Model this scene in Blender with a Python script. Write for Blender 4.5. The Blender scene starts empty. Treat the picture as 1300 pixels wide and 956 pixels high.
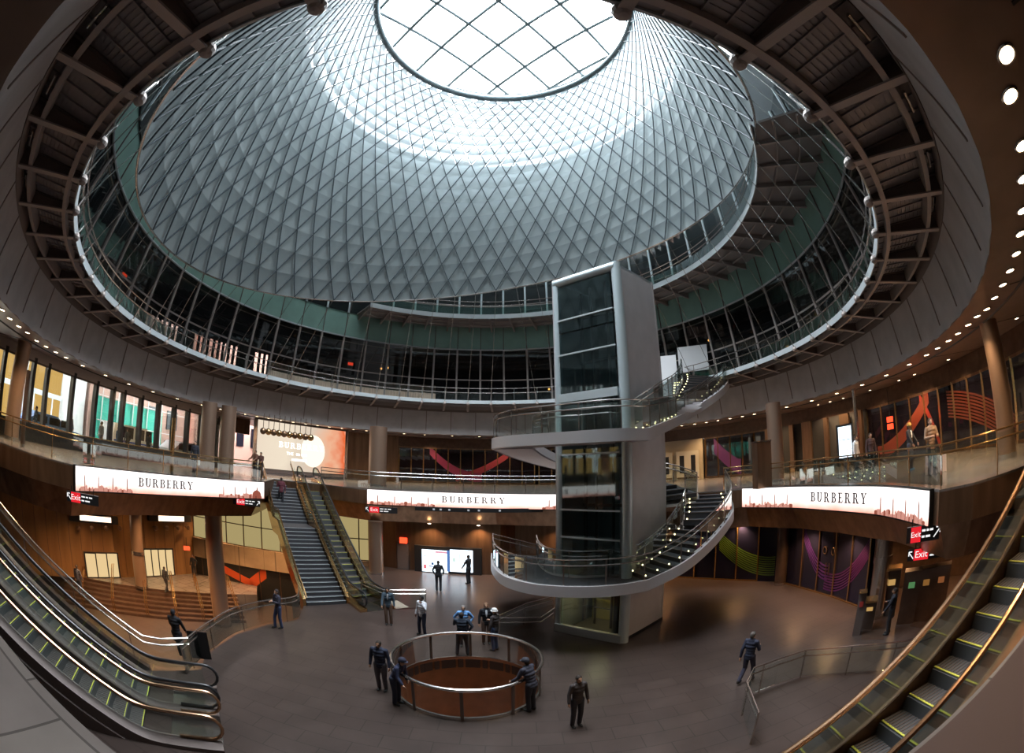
import bpy, bmesh, math, random
from mathutils import Vector, Matrix
from mathutils.geometry import tessellate_polygon
random.seed(7)
PI = math.pi
SC = bpy.context.scene
COL = SC.collection
# ---------------------------------------------------------------- camera (a full-frame fisheye, as the photograph)
F_PX = 567.0; PITCH = math.radians(16.0); CAM = Vector((0, 0, 1.7))
def ray(px, py):
    a = (px - 650.0) / F_PX; b = (433.5 - py) / F_PX
    r = math.hypot(a, b) + 1e-9; t = 2 * math.asin(min(1, r / 2))
    x = a / r * math.sin(t); u = b / r * math.sin(t); f = math.cos(t)
    return Vector((x, f * math.cos(PITCH) - u * math.sin(PITCH), f * math.sin(PITCH) + u * math.cos(PITCH)))
def atz(px, py, z):
    v = ray(px, py); return CAM + v * ((z - CAM.z) / v.z)
def atr(px, py, r):
    v = ray(px, py); return CAM + v * (r / math.hypot(v.x, v.y))
def oncirc(px, py, c, R, z):
    "where the vertical plane through that bearing meets a circle, far side"
    v = ray(px, py); u = Vector((v.x, v.y)).normalized(); cc = Vector(c)
    b = u.dot(cc); D = b + math.sqrt(max(b * b - cc.dot(cc) + R * R, 0))
    return Vector((u.x * D, u.y * D, z))
cd = bpy.data.cameras.new('camera'); cam = bpy.data.objects.new('camera', cd); COL.objects.link(cam)
SC.camera = cam
SC.render.engine = 'CYCLES'
cd.type = 'PANO'; cd.panorama_type = 'FISHEYE_EQUISOLID'
cd.sensor_fit = 'HORIZONTAL'; cd.sensor_width = 36
cd.fisheye_lens = F_PX / 1300 * 36; cd.fisheye_fov = math.radians(240)
cd.shift_y = -44.5 / 956
cd.clip_start = 0.05; cd.clip_end = 500
cam.location = CAM; cam.rotation_euler = (PI / 2 + PITCH, 0, 0)
# ---------------------------------------------------------------- mesh building
SPLIT = {n: n for n in ('conduit', 'joint', 'panel_joint', 'ceiling_joint', 'mullion', 'rail', 'transom', 'channel', 'comb_plate', 'headlight', 'side_window', 'stripe', 'leg', 'hanger', 'round_emblem', 'tie_rod', 'strut', 'shoe', 'eye', 'pipe', 'numeral', 'guide_rail')}
class MB:
    def __init__(s): s.v = []; s.f = []; s.m = []; s.uv = {}
    def add(s, vs, fs, mi=0):
        b = len(s.v); s.v += [tuple(v) for v in vs]
        for f in fs: s.f.append(tuple(b + i for i in f)); s.m.append(mi)
        return b
    def quad(s, a, b, c, d, mi=0): s.add([a, b, c, d], [(0, 1, 2, 3)], mi)
    def hexa(s, p, mi=0):
        s.add(p, [(3, 2, 1, 0), (4, 5, 6, 7), (0, 1, 5, 4), (1, 2, 6, 5), (2, 3, 7, 6), (3, 0, 4, 7)], mi)
    def box(s, c, d, rz=0.0, mi=0):
        cx, cy, cz = c; x, y, z = d[0] / 2, d[1] / 2, d[2] / 2; co, si = math.cos(rz), math.sin(rz)
        P = [(cx + a * co - b * si, cy + a * si + b * co, cz + e) for e in (-z, z) for a, b in ((-x, -y), (x, -y), (x, y), (-x, y))]
        s.hexa(P, mi)
    def bar(s, a, b, w, h, mi=0, up=(0, 0, 1)):
        a = Vector(a); b = Vector(b); d = (b - a); 
        if d.length < 1e-6: return
        d.normalize(); u = Vector(up); sd = d.cross(u)
        if sd.length < 1e-4: sd = Vector((1, 0, 0))
        sd.normalize(); u = sd.cross(d).normalized(); sd = sd * w / 2; u = u * h / 2
        s.hexa([a - sd - u, a + sd - u, b + sd - u, b - sd - u, a - sd + u, a + sd + u, b + sd + u, b - sd + u], mi)
    def tube(s, pts, r, n=8, closed=False, mi=0):
        pts = [Vector(p) for p in pts]; N = len(pts); rr = r if isinstance(r, (list, tuple)) else [r] * N
        rings = []; prev = None
        for i, p in enumerate(pts):
            if closed: t = pts[(i + 1) % N] - pts[i - 1]
            else: t = pts[min(i + 1, N - 1)] - pts[max(i - 1, 0)]
            if t.length < 1e-9: t = Vector((0, 0, 1))
            t.normalize()
            if prev is None:
                prev = t.cross(Vector((0, 0, 1)))
                if prev.length < .05: prev = Vector((1, 0, 0))
            prev = (prev - t * prev.dot(t)).normalized(); q = t.cross(prev)
            rings.append([p + prev * (math.cos(2 * PI * k / n) * rr[i]) + q * (math.sin(2 * PI * k / n) * rr[i]) for k in range(n)])
        b = s.add([v for R in rings for v in R], [], mi)
        for i in range(N if closed else N - 1):
            j = (i + 1) % N
            for k in range(n):
                l = (k + 1) % n; s.f.append((b + i * n + k, b + i * n + l, b + j * n + l, b + j * n + k)); s.m.append(mi)
        if not closed:
            s.f.append(tuple(b + k for k in reversed(range(n)))); s.m.append(mi)
            s.f.append(tuple(b + (N - 1) * n + k for k in range(n))); s.m.append(mi)
    def grid(s, rows, mi=0, closed=False):
        n = len(rows[0]); b = s.add([p for r in rows for p in r], [], mi)
        for i in range(len(rows) - 1):
            for k in range(n if closed else n - 1):
                l = (k + 1) % n
                s.f.append((b + i * n + k, b + i * n + l, b + (i + 1) * n + l, b + (i + 1) * n + k)); s.m.append(mi)
    def sweep(s, frames, closed=False, mi=0):
        "frames: list of point rings of equal length (closed section)"
        n = len(frames[0]); N = len(frames); b = s.add([p for r in frames for p in r], [], mi)
        for i in range(N if closed else N - 1):
            j = (i + 1) % N
            for k in range(n):
                l = (k + 1) % n; s.f.append((b + i * n + k, b + i * n + l, b + j * n + l, b + j * n + k)); s.m.append(mi)
        if not closed:
            s.f.append(tuple(b + k for k in reversed(range(n)))); s.m.append(mi)
            s.f.append(tuple(b + (N - 1) * n + k for k in range(n))); s.m.append(mi)
    def slab(s, outer, holes, z0, z1, mi=0):
        loops = [[Vector((x, y, 0)) for x, y in L] for L in [outer] + holes]
        flat = [v for L in loops for v in L]; tr = tessellate_polygon(loops); n = len(flat)
        b = s.add([(v.x, v.y, z0) for v in flat] + [(v.x, v.y, z1) for v in flat], [], mi)
        for t in tr:
            a, c, d = t
            up = (flat[c] - flat[a]).cross(flat[d] - flat[a]).z > 0
            T = (a, c, d) if up else (d, c, a)
            s.f.append(tuple(b + n + i for i in T)); s.m.append(mi)
            s.f.append(tuple(b + i for i in reversed(T))); s.m.append(mi)
        o = 0
        for L in loops:
            m = len(L)
            for i in range(m):
                j = (i + 1) % m; s.f.append((b + o + i, b + o + j, b + n + o + j, b + n + o + i)); s.m.append(mi)
            o += m
    def ball(s, c, r, n=10, sc=(1, 1, 1), mi=0, R=None):
        rows = []
        for i in range(n + 1):
            t = PI * i / n; row = []
            for k in range(n * 2):
                a = PI * k / n; v = Vector((math.sin(t) * math.cos(a) * r * sc[0], math.sin(t) * math.sin(a) * r * sc[1], -math.cos(t) * r * sc[2]))
                if R: v = R @ v
                row.append(Vector(c) + v)
            rows.append(row)
        s.grid(rows, mi, True)
    def cyl(s, c, r, z0, z1, n=24, mi=0, r2=None):
        r2 = r if r2 is None else r2
        a = [(c[0] + r * math.cos(2 * PI * k / n), c[1] + r * math.sin(2 * PI * k / n), z0) for k in range(n)]
        b = [(c[0] + r2 * math.cos(2 * PI * k / n), c[1] + r2 * math.sin(2 * PI * k / n), z1) for k in range(n)]
        s.sweep([a, b], mi=mi)
    def mesh(s, name, mats, smooth=False):
        me = bpy.data.meshes.new(name); me.from_pydata(s.v, [], s.f)
        mats = mats if isinstance(mats, (list, tuple)) else [mats]
        for m in mats: me.materials.append(m)
        if len(mats) > 1: me.polygons.foreach_set('material_index', s.m)
        me.update()
        bm = bmesh.new(); bm.from_mesh(me); bmesh.ops.recalc_face_normals(bm, faces=bm.faces)
        bm.to_mesh(me); bm.free()
        if smooth:
            me.polygons.foreach_set('use_smooth', [True] * len(me.polygons)); me.set_sharp_from_angle(angle=math.radians(40))
        return me
    def build(s, name, mats, parent=None, smooth=False, origin=None):
        if name in SPLIT and len(s.f):
            p = list(range(len(s.v)))
            def fd(x):
                while p[x] != x: p[x] = p[p[x]]; x = p[x]
                return x
            for f in s.f:
                for q in f[1:]:
                    a, c = fd(f[0]), fd(q)
                    if a != c: p[a] = c
            isl = {}
            for k, f in enumerate(s.f): isl.setdefault(fd(f[0]), []).append(k)
            if 1 < len(isl) <= 100:
                ob = None
                for ks in isl.values():
                    m = MB(); mp = {}
                    for k in ks:
                        for q in s.f[k]:
                            if q not in mp: mp[q] = len(m.v); m.v.append(s.v[q])
                        m.f.append(tuple(mp[q] for q in s.f[k])); m.m.append(s.m[k])
                    ob = bpy.data.objects.new(SPLIT[name], m.mesh(SPLIT[name], mats, smooth)); COL.objects.link(ob)
                    if parent: ob.parent = parent
                return ob
        if origin is not None:
            o = Vector(origin); s.v = [tuple(Vector(v) - o) for v in s.v]
        ob = bpy.data.objects.new(name, s.mesh(name, mats, smooth)); COL.objects.link(ob)
        if parent: ob.parent = parent
        if origin is not None: ob.location = o
        return ob
def tag(o, label=None, cat=None, group=None, kind=None):
    if label: o['label'] = label
    if cat: o['category'] = cat
    if group: o['group'] = group
    if kind: o['kind'] = kind
    return o
def thing(name, label, cat, loc=(0, 0, 0), rz=0.0, group=None):
    o = bpy.data.objects.new(name, None); COL.objects.link(o); o.location = loc; o.rotation_euler = (0, 0, rz)
    o.empty_display_size = .1
    return tag(o, label, cat, group)
def struct(ob): ob['kind'] = 'structure'; return ob
def dup(src, parent=None, loc=None, rz=None):
    c = src.copy(); COL.objects.link(c)
    if parent is not None: c.parent = parent
    if loc is not None: c.location = loc
    if rz is not None: c.rotation_euler = (0, 0, rz)
    return c
def duptree(src, loc, rz=None, label=None):
    r = dup(src, None, loc, rz)
    if label: r['label'] = label
    for ch in list(src.children):
        c = dup(ch, r)
        for g in list(ch.children): dup(g, c)
    return r
def spline(pts, n=6, closed=False):
    P = [Vector(p) for p in pts]; N = len(P); out = []
    for i in range(N if closed else N - 1):
        if closed: a, b, c, d = P[i - 1], P[i], P[(i + 1) % N], P[(i + 2) % N]
        else: a, b, c, d = P[max(i - 1, 0)], P[i], P[i + 1], P[min(i + 2, N - 1)]
        for k in range(n):
            t = k / n
            out.append(.5 * ((2 * b) + (c - a) * t + (2 * a - 5 * b + 4 * c - d) * t * t + (-a + 3 * b - 3 * c + d) * t ** 3))
    if not closed: out.append(P[-1])
    return out
def resample(P, n):
    P = [Vector(p) for p in P]; L = [0]
    for i in range(1, len(P)): L.append(L[-1] + (P[i] - P[i - 1]).length)
    out = []; j = 0
    for k in range(n + 1):
        s = L[-1] * k / n
        while j < len(L) - 2 and L[j + 1] < s: j += 1
        t = (s - L[j]) / max(L[j + 1] - L[j], 1e-9); out.append(P[j].lerp(P[j + 1], t))
    return out
def arc(c, R, a0, a1, n, z=0.0):
    return [Vector((c[0] + R * math.cos(a0 + (a1 - a0) * k / n), c[1] + R * math.sin(a0 + (a1 - a0) * k / n), z)) for k in range(n + 1)]
def up(P, dz): return [Vector((p[0], p[1], p[2] + dz)) for p in P]
# ---------------------------------------------------------------- materials
def nm(name):
    m = bpy.data.materials.new(name); m.use_nodes = True; return m, m.node_tree.nodes, m.node_tree.links
def pbr(name, col, rough=.5, metal=0.0, noise=None, scale=4.0, bump=0.0, aniso=None, coord='Object', spec=None):
    m, n, l = nm(name); b = n['Principled BSDF']
    b.inputs['Base Color'].default_value = (*col, 1); b.inputs['Roughness'].default_value = rough; b.inputs['Metallic'].default_value = metal
    if spec is not None: b.inputs['Specular IOR Level'].default_value = spec
    if noise is not None or bump:
        tc = n.new('ShaderNodeTexCoord'); mp = n.new('ShaderNodeMapping'); l.new(tc.outputs[coord], mp.inputs[0])
        if aniso: mp.inputs['Scale'].default_value = aniso
        nz = n.new('ShaderNodeTexNoise'); nz.inputs['Scale'].default_value = scale; nz.inputs['Detail'].default_value = 5
        l.new(mp.outputs[0], nz.inputs[0])
        if noise is not None:
            r = n.new('ShaderNodeValToRGB'); r.color_ramp.elements[0].position = .3; r.color_ramp.elements[1].position = .7
            r.color_ramp.elements[0].color = (*[c * (1 - noise) for c in col], 1); r.color_ramp.elements[1].color = (*[min(1, c * (1 + noise)) for c in col], 1)
            l.new(nz.outputs[0], r.inputs[0]); l.new(r.outputs[0], b.inputs['Base Color'])
        if bump:
            bp = n.new('ShaderNodeBump'); bp.inputs['Strength'].default_value = bump; bp.inputs['Distance'].default_value = .02
            l.new(nz.outputs[0], bp.inputs['Height']); l.new(bp.outputs[0], b.inputs['Normal'])
    return m
def emit(name, col, st):
    m, n, l = nm(name); n.remove(n['Principled BSDF']); e = n.new('ShaderNodeEmission')
    e.inputs[0].default_value = (*col, 1); e.inputs[1].default_value = st; l.new(e.outputs[0], n['Material Output'].inputs[0]); return m
def glassy(name, tint=(.9, 1, .97), refl=.08, rough=.02, dens=0.0, dcol=(.02, .03, .03), gmax=.8):
    "a pane: clear, mirror-like at a glancing angle, with an optional dark tint"
    m, n, l = nm(name); n.remove(n['Principled BSDF'])
    tr = n.new('ShaderNodeBsdfTransparent'); tr.inputs[0].default_value = (*tint, 1)
    gl = n.new('ShaderNodeBsdfGlossy'); gl.inputs['Roughness'].default_value = rough; gl.inputs[0].default_value = (.9, .95, .95, 1)
    lw = n.new('ShaderNodeLayerWeight'); lw.inputs[0].default_value = .25
    mr = n.new('ShaderNodeMapRange'); mr.inputs[3].default_value = refl; mr.inputs[4].default_value = gmax
    l.new(lw.outputs[0], mr.inputs[0]); mx = n.new('ShaderNodeMixShader'); l.new(mr.outputs[0], mx.inputs[0])
    src = tr.outputs[0]
    if dens > 0:
        df = n.new('ShaderNodeBsdfDiffuse'); df.inputs[0].default_value = (*dcol, 1); m2 = n.new('ShaderNodeMixShader'); m2.inputs[0].default_value = dens
        l.new(tr.outputs[0], m2.inputs[1]); l.new(df.outputs[0], m2.inputs[2]); src = m2.outputs[0]
    l.new(src, mx.inputs[1]); l.new(gl.outputs[0], mx.inputs[2]); l.new(mx.outputs[0], n['Material Output'].inputs[0]); return m
def tiled(name, col, col2, sx, sy, rough=.3, gap=.012, spec=.5, rot=0.0):
    m, n, l = nm(name); b = n['Principled BSDF']; tc = n.new('ShaderNodeTexCoord'); mp = n.new('ShaderNodeMapping'); mp.inputs['Rotation'].default_value = (0, 0, rot)
    br = n.new('ShaderNodeTexBrick'); br.inputs['Scale'].default_value = 1; br.inputs['Brick Width'].default_value = sx; br.inputs['Row Height'].default_value = sy
    br.inputs['Mortar Size'].default_value = gap; br.offset = .5; br.inputs['Color1'].default_value = (*col, 1); br.inputs['Color2'].default_value = (*col2, 1)
    br.inputs['Mortar'].default_value = (*[c * .45 for c in col], 1)
    nz = n.new('ShaderNodeTexNoise'); nz.inputs['Scale'].default_value = .9; nz.inputs['Detail'].default_value = 6
    mx = n.new('ShaderNodeMix'); mx.data_type = 'RGBA'; mx.blend_type = 'MULTIPLY'; mx.inputs[0].default_value = .6
    l.new(tc.outputs['Object'], mp.inputs[0]); l.new(mp.outputs[0], br.inputs[0]); l.new(tc.outputs['Object'], nz.inputs[0])
    l.new(br.outputs[0], mx.inputs[6]); l.new(nz.outputs[0], mx.inputs[7]); l.new(mx.outputs[2], b.inputs['Base Color'])
    b.inputs['Roughness'].default_value = rough; b.inputs['Specular IOR Level'].default_value = spec; return m
M = {}
M['floor'] = tiled('granite_floor', (.075, .054, .047), (.066, .047, .041), 1.2, .6, .3)
M['mezz_floor'] = tiled('mezzanine_stone', (.2, .17, .15), (.18, .15, .135), .9, .9, .25)
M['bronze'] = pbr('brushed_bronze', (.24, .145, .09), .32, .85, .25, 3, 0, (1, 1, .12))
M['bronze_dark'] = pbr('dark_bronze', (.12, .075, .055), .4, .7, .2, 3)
M['soffit'] = pbr('bronze_soffit', (.19, .12, .09), .35, .6, .15, 2)
M['ceil'] = pbr('bronze_ceiling', (.27, .19, .155), .35, .35, .12, 1.5)
M['concrete'] = pbr('pale_concrete', (.50, .475, .475), .75, 0, .1, 1.4)
M['seam'] = pbr('concrete_joint', (.26, .21, .19), .85)
M['steel_paint'] = pbr('grey_painted_steel', (.38, .33, .31), .5, .2)
M['steel_dark'] = pbr('dark_painted_steel', (.14, .11, .10), .55, .2)
M['steel_light'] = pbr('pale_painted_steel', (.55, .60, .62), .4, .2)
M['stainless'] = pbr('brushed_stainless', (.62, .58, .55), .25, 1.0)
M['grate'] = pbr('steel_grating', (.27, .25, .26), .5, .5)
M['cable'] = pbr('cable_steel', (.04, .055, .065), .6, .1)
M['ring_steel'] = pbr('oculus_steel', (.12, .15, .16), .35, .6)
M['white_paint'] = pbr('white_painted_metal', (.62, .62, .63), .35, .1)
M['tower'] = pbr('tower_panel_grey', (.56, .53, .54), .5, .3, .05, 2)
M['tower_frame'] = pbr('tower_frame_pale', (.60, .68, .71), .35, .3)
M['rim'] = pbr('stair_rim_pale', (.64, .61, .62), .4, .2)
M['tread'] = pbr('dark_stone_tread', (.035, .035, .04), .65)
M['glass'] = glassy('clear_glass', (.93, .97, .95), .05)
M['glass_clean'] = glassy('sky_glass', (.97, .99, 1), .02)
M['glass_dark'] = glassy('dark_curtain_glass', (.34, .37, .37), .05, .03, .4, (.012, .014, .016), .3)
M['glass_shop'] = glassy('shop_glass', (.3, .3, .32), .08, .03, .6, (.012, .010, .018))
M['glass_tower'] = glassy('lift_glass', (.68, .78, .78), .07, .03, .12, (.03, .05, .055))
M['green'] = pbr('green_glass_band', (.26, .44, .38), .3, .1, .12, .8)
M['black'] = pbr('black_trim', (.012, .012, .013), .4)
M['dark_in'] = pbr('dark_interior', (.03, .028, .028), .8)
M['rubber'] = pbr('black_rubber', (.02, .02, .022), .35)
M['step_metal'] = pbr('escalator_step_metal', (.10, .105, .11), .5, .5)
M['yellow'] = pbr('yellow_line', (.55, .55, .08), .5)
M['gold'] = pbr('gold_bronze_panel', (.62, .38, .17), .2, .95)
M['rail_orange_lit'] = pbr('orange_lit_handrail', (.55, .33, .2), .25, .95)  # orange light and glint on the handrails put into their colour
M['hall'] = pbr('hall_bronze', (.30, .165, .07), .35, .5, .2, 2, 0, (1, 1, .15))
M['stone_wall'] = tiled('warm_stone_wall', (.40, .29, .19), (.37, .27, .18), 1.4, .7, .45)
M['downlight'] = emit('downlight_lens', (1, .78, .5), 14)
M['steplight'] = emit('step_light_lens', (1, .86, .45), 5)
M['red_led'] = emit('red_exit_glow', (1, .06, .02), 2.5)
M['warm_win'] = emit('lit_frosted_window', (.86, .68, .30), .42)
# ---------------------------------------------------------------- levels and plan
ZF, ZM, ZC, Z2 = -5.3, 0.0, 4.1, 6.5          # concourse, street level, its ceiling, level two
C0 = (-1.9, 17.8); RF = 17.7                    # centre of the atrium, radius of the opening in the ceiling
def pol(R, a, z): return Vector((C0[0] + R * math.cos(a), C0[1] + R * math.sin(a), z))
BL = [(-14.95, 9.3), (-15.2, 11.1), (-15.1, 14), (-14.5, 17.5), (-13.3, 21.2)]      # void edge behind the left banner
BC = [(-8.5, 25.5), (-6.3, 26.3), (-4.2, 26.7), (-1.0, 26.7), (2.6, 25.8), (5.2, 24.6)]
BR = [(10.9, 19.0), (11.7, 16.2), (11.75, 13.6), (11.3, 10.0), (10.05, 6.85)]
STL, STR = atz(842, 627, 0), atz(921, 623, 0)
VOID = ([(8.5, 1.0), (8.4, 3.4), (12.6, 3.6), (12.6, 4.1), (11.6, 4.8), (10.5, 5.7), (9.95, 6.6)] + BR[::-1] + [(STR.x, STR.y + .3), (STL.x - 1.2, STL.y + .8)]
        + BC[::-1] + [(-12.0, 26.3), (-14.85, 25.2)] + BL[::-1] + [(-16.5, 7.9), (-18.1, 6.9), (-19.2, 6.2), (-17.3, 4.4), (-12.9, -1.7), (-5, -1.7), (-4, 1.0)])
OUT = [(-24, -9), (26, -9), (30, 12), (22, 36), (6, 46), (-26, 46), (-24.5, 30)]
b = MB(); b.slab(OUT, [VOID], -.06, 0); struct(b.build('floor', M['mezz_floor']))
b = MB(); b.slab([(-24, -9), (26, -9), (30, 12), (22, 36), (6, 46), (-26, 46), (-26, 30)], [[(p.x, p.y) for p in arc(C0, RF, 0, 2 * PI * 95 / 96, 95)]], ZC, ZC + .12)
ceil = struct(b.build('ceiling', M['ceil']))
# joints that part the ceiling into bays
b = MB()
for k in range(28):
    a = 2 * PI * (k + .3) / 28; p, q = pol(18.9, a, ZC - .004), pol(24.5, a, ZC - .004); b.bar(p, q, .05, .012)
b.tube(arc(C0, 19.35, 0, 2 * PI, 120, ZC - .003)[:-1], .05, 6, True)
b.build('ceiling_joint', M['black'], ceil)
# under the street level: body of the slab with its chamfered edge
def off(P, d):
    Q = []
    n = len(P)
    for i in range(n):
        a, c, e = Vector(P[i - 1]), Vector(P[i]), Vector(P[(i + 1) % n])
        t = ((c - a).normalized() + (e - c).normalized()); t = t.normalized() if t.length > 1e-6 else (e - c).normalized()
        Q.append((c.x + t.y * d, c.y - t.x * d))
    return Q
V1, V2 = off(VOID, .12), off(VOID, .75)
b = MB()
b.sweep([[(*VOID[i], -.06), (*VOID[i], -.9), (*V1[i], -.92), (*V2[i], -2.0), (*V2[i], -1.8), (V2[i][0], V2[i][1], -.06)] for i in range(len(VOID))], closed=True)
struct(b.build('trim_1', M['bronze']))
b = MB(); b.slab([(-44, -9), (26, -9), (30, 12), (22, 36), (6, 46), (-44, 46)], [V2], -2.0, -1.9); struct(b.build('ceiling', M['soffit']))
# ---------------------------------------------------------------- concourse floor with the sunken hall on the left and the round well
RC, RR = (-1.32, 12.35), 2.12
EDGE = [tuple(atz(*p, ZF)[:2]) for p in ((255, 850), (260, 834), (275, 822), (300, 805), (340, 793), (378, 786))]
STB = [atz(392, 770, ZF), atz(430, 768, ZF)]
well = [(p.x, p.y) for p in arc(RC, RR, 0, 2 * PI * 47 / 48, 47)]
KW = [(-8.0, 27.9), (-4.2, 27.6), (-.6, 27.3)]
cpoly = [(-15.5, -6), (22, -6), (24, 14), (16, 27), (4, 31.5), (-9.5, 31), (-11.5, 24.5), (-10.2, 19.8), (STB[0].x - .25, STB[0].y)] + [EDGE[5], EDGE[4], EDGE[3], EDGE[2], EDGE[1], EDGE[0]] + [(-10.4, 7.2), (-15.5, 5)]
b = MB(); b.slab(cpoly, [well], ZF - .35, ZF); struct(b.build('floor', M['floor']))
# sunken hall
ZL, ZD = -8.9, -7.75
b = MB(); b.slab([(-44, 4), (-9.2, 4), (-8.4, 17), (-10, 22), (-9, 27), (-20, 31), (-44, 31)], [], ZL - .2, ZL); struct(b.build('floor', M['floor']))
for P_, nm_ in (([(-43, 4), (-43, 31)], 'wall_left'), ([(-43, 30.8), (-9, 30.8)], 'wall_back')):
    bb = MB(); (x0_, y0_), (x1_, y1_) = P_; bb.box(((x0_ + x1_) / 2, (y0_ + y1_) / 2, (ZL - 2) / 2), (abs(x1_ - x0_) + .3, abs(y1_ - y0_) + .3, -2 - ZL)); struct(bb.build(nm_, M['hall']))
# steps rising away towards the doors
u = Vector((-.72, .69, 0)); w = Vector((.69, .72, 0)); S0 = atz(222, 788, ZL)
st = thing('staircase', 'short broad flight of dark steps with bronze handrails below the left banner', 'stairs', tuple(S0))
for k in range(7):
    b = MB(); c = S0 + u * (.36 * k + .95) - S0; b.bar(c - w * 7.5 + Vector((0, 0, .08 + k * .164)), c + w * 4.6 + Vector((0, 0, .08 + k * .164)), 1.8 - .0, .164)
    b.bar(c - u * .87 - w * 7.5 + Vector((0, 0, .165 + k * .164)), c - u * .87 + w * 4.6 + Vector((0, 0, .165 + k * .164)), .04, .012, 1)
    b.build('step', [M['bronze_dark'], M['stainless']], st)
for s in (-6.0, -3.9, -1.7, .2, 1.9, 4.2):
    for q in (-.06, .06):
        b = MB(); p = w * (s + q) + u * .1; r = w * (s + q) + u * 2.9
        b.tube([p + Vector((0, 0, .02)), p + Vector((0, 0, .9)), r + Vector((0, 0, 2.1)), r + u * .5 + Vector((0, 0, 2.1)), r + u * .5 + Vector((0, 0, 1.2))], .032, 6)
        b.build('handrail', M['gold'], st, True)
b = MB(); b.slab([tuple((S0 + u * 2.3 - w * 11)[:2]), tuple((S0 + u * 2.3 + w * 6)[:2]), tuple((S0 + u * 17 + w * 10)[:2]), tuple((S0 + u * 17 - w * 16)[:2])], [], ZL - .1, ZD); struct(b.build('floor', M['mezz_floor']))
# back wall of the hall: bronze panels, doors, screens, lamps
H = [atz(60, 735, ZD), atz(157, 733, ZD), atz(205, 728, ZD), atz(246, 728, ZD)]
HA, HB = H[1].copy(), H[3].copy(); hd = (HB - HA).normalized(); HA0 = HA - hd * 9; 
hn = Vector((hd.y, -hd.x, 0))
if hn.dot(-HA) < 0: hn = -hn
b = MB(); b.hexa([HA0 + Vector((0, 0, 0)), HB + hd * .4, HB + hd * .4 - hn * .3, HA0 - hn * .3, HA0 + Vector((0, 0, 5.8)), HB + hd * .4 + Vector((0, 0, 5.8)), HB + hd * .4 - hn * .3 + Vector((0, 0, 5.8)), HA0 - hn * .3 + Vector((0, 0, 5.8))])
for k in range(24):
    p = HA0 + hd * (k * .85) + hn * .01
    if (p - HA0).length < (HB - HA0).length: b.bar(p, p + Vector((0, 0, 5.7)), .02, .02, 1)
hw = struct(b.build('wall_left', [M['hall'], M['bronze_dark']]))
def onwall(px, py, n=hn, A=HA):
    v = ray(px, py); t = (A - CAM).dot(n) / v.dot(n); return CAM + v * t
def wallbox(name, x0, y0, x1, y1, mat, parent=None, d=.06, n=hn, A=HA, z0=None):
    a, c = onwall(x0, y1, n, A), onwall(x1, y1, n, A); tt = onwall((x0 + x1) / 2, y0, n, A).z
    zb = (a.z + c.z) / 2 if z0 is None else z0; bb = MB()
    a = Vector((a.x, a.y, zb)); c = Vector((c.x, c.y, zb)); h = Vector((0, 0, tt - zb)); nn = n * d
    bb.hexa([a, c, c + nn, a + nn, a + h, c + h, c + h + nn, a + h + nn]); ob = bb.build(name, mat, parent); return ob
# two lit door pairs
M['door_glow'] = emit('lit_door_glass', (1, .72, .36), .75)
for i, (x0, x1, y0, y1) in enumerate([(110, 153, 701, 734), (184, 222, 696, 729)]):
    d = struct(wallbox('door_%d' % (i + 1), x0, y0, x1, y1, M['black'], None, .1, z0=ZD))
    k = 3 if i == 0 else 4
    for j in range(k):
        a0 = x0 + 1.5 + (x1 - x0 - 2) * j / k; a1 = a0 + (x1 - x0 - 2) / k - 1.6
        wallbox('door_pane', a0, y0 + 1.5, a1, y1 - 1.5, M['door_glow'], d, .13, z0=ZD + .08)
for i, (x0, x1) in enumerate([(88, 148), (187, 240)]):
    t = wallbox('display_screen', x0, 653 if i == 0 else 652, x1, 662.5 if i == 0 else 661, M['black'], None, .3)
    tag(t, ['wide black framed display high on the bronze wall, far left under the slab', 'black framed display above the lit doors, right of the other one'][i], 'screen', 'ceiling displays in the sunken hall')
    wallbox('screen', x0 + 12, 654, x1 - 9, 660.5, emit('warm_screen', (1, .75, .55), 2.2), t, .32)
for i, px in enumerate((97, 114, 132, 149, 194, 208, 222, 235)):
    p = onwall(px, 668.5) + hn * .45
    lm = thing('wall_lamp', 'bronze ball lamp on an arm above the lower hall doors', 'lamp', tuple(p), 0, 'ball lamps along the sunken hall wall')
    b = MB(); b.ball((0, 0, 0), .16, 8); b.build('lamp_ball', M['bronze'], lm, True)
    b = MB(); b.tube([(0, 0, 0), tuple(-hn * .45)], .03, 6); b.build('arm', M['bronze_dark'], lm)
# ---- wall with frosted windows that turns from the hall to behind the escalators
WA = Vector((*HB[:2], 0)) + hd * .3; WB = Vector((-8.6, 27.95, 0)); wd = (WB - WA).normalized(); wn = Vector((wd.y, -wd.x, 0))
if wn.dot(-WA) < 0: wn = -wn
def wseg(name, z0, z1, m, d=0.0, A=WA, B=WB):
    bb = MB(); a = A + wn * d; c = B + wn * d
    bb.hexa([(a.x, a.y, z0), (c.x, c.y, z0), (c.x - wn.x * .3, c.y - wn.y * .3, z0), (a.x - wn.x * .3, a.y - wn.y * .3, z0), (a.x, a.y, z1), (c.x, c.y, z1), (c.x - wn.x * .3, c.y - wn.y * .3, z1), (a.x - wn.x * .3, a.y - wn.y * .3, z1)])
    return bb.build(name, m)
zwb = onwall(300, 692, wn, WA).z; zwl = onwall(300, 716, wn, WA).z
struct(wseg('wall_back', ZL, zwl, M['dark_in'])); struct(wseg('wall_back', zwl, zwb, M['stone_wall'], .25)); 
ww = struct(wseg('window_1', zwb, -2.0, M['warm_win'], 0))
b = MB(); Lw = (WB - WA).length
for k in range(int(Lw / 1.35) + 1):
    p = WA + wd * (k * 1.35) + wn * .03; b.bar((p.x, p.y, zwb), (p.x, p.y, -2), .06, .06)
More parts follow.
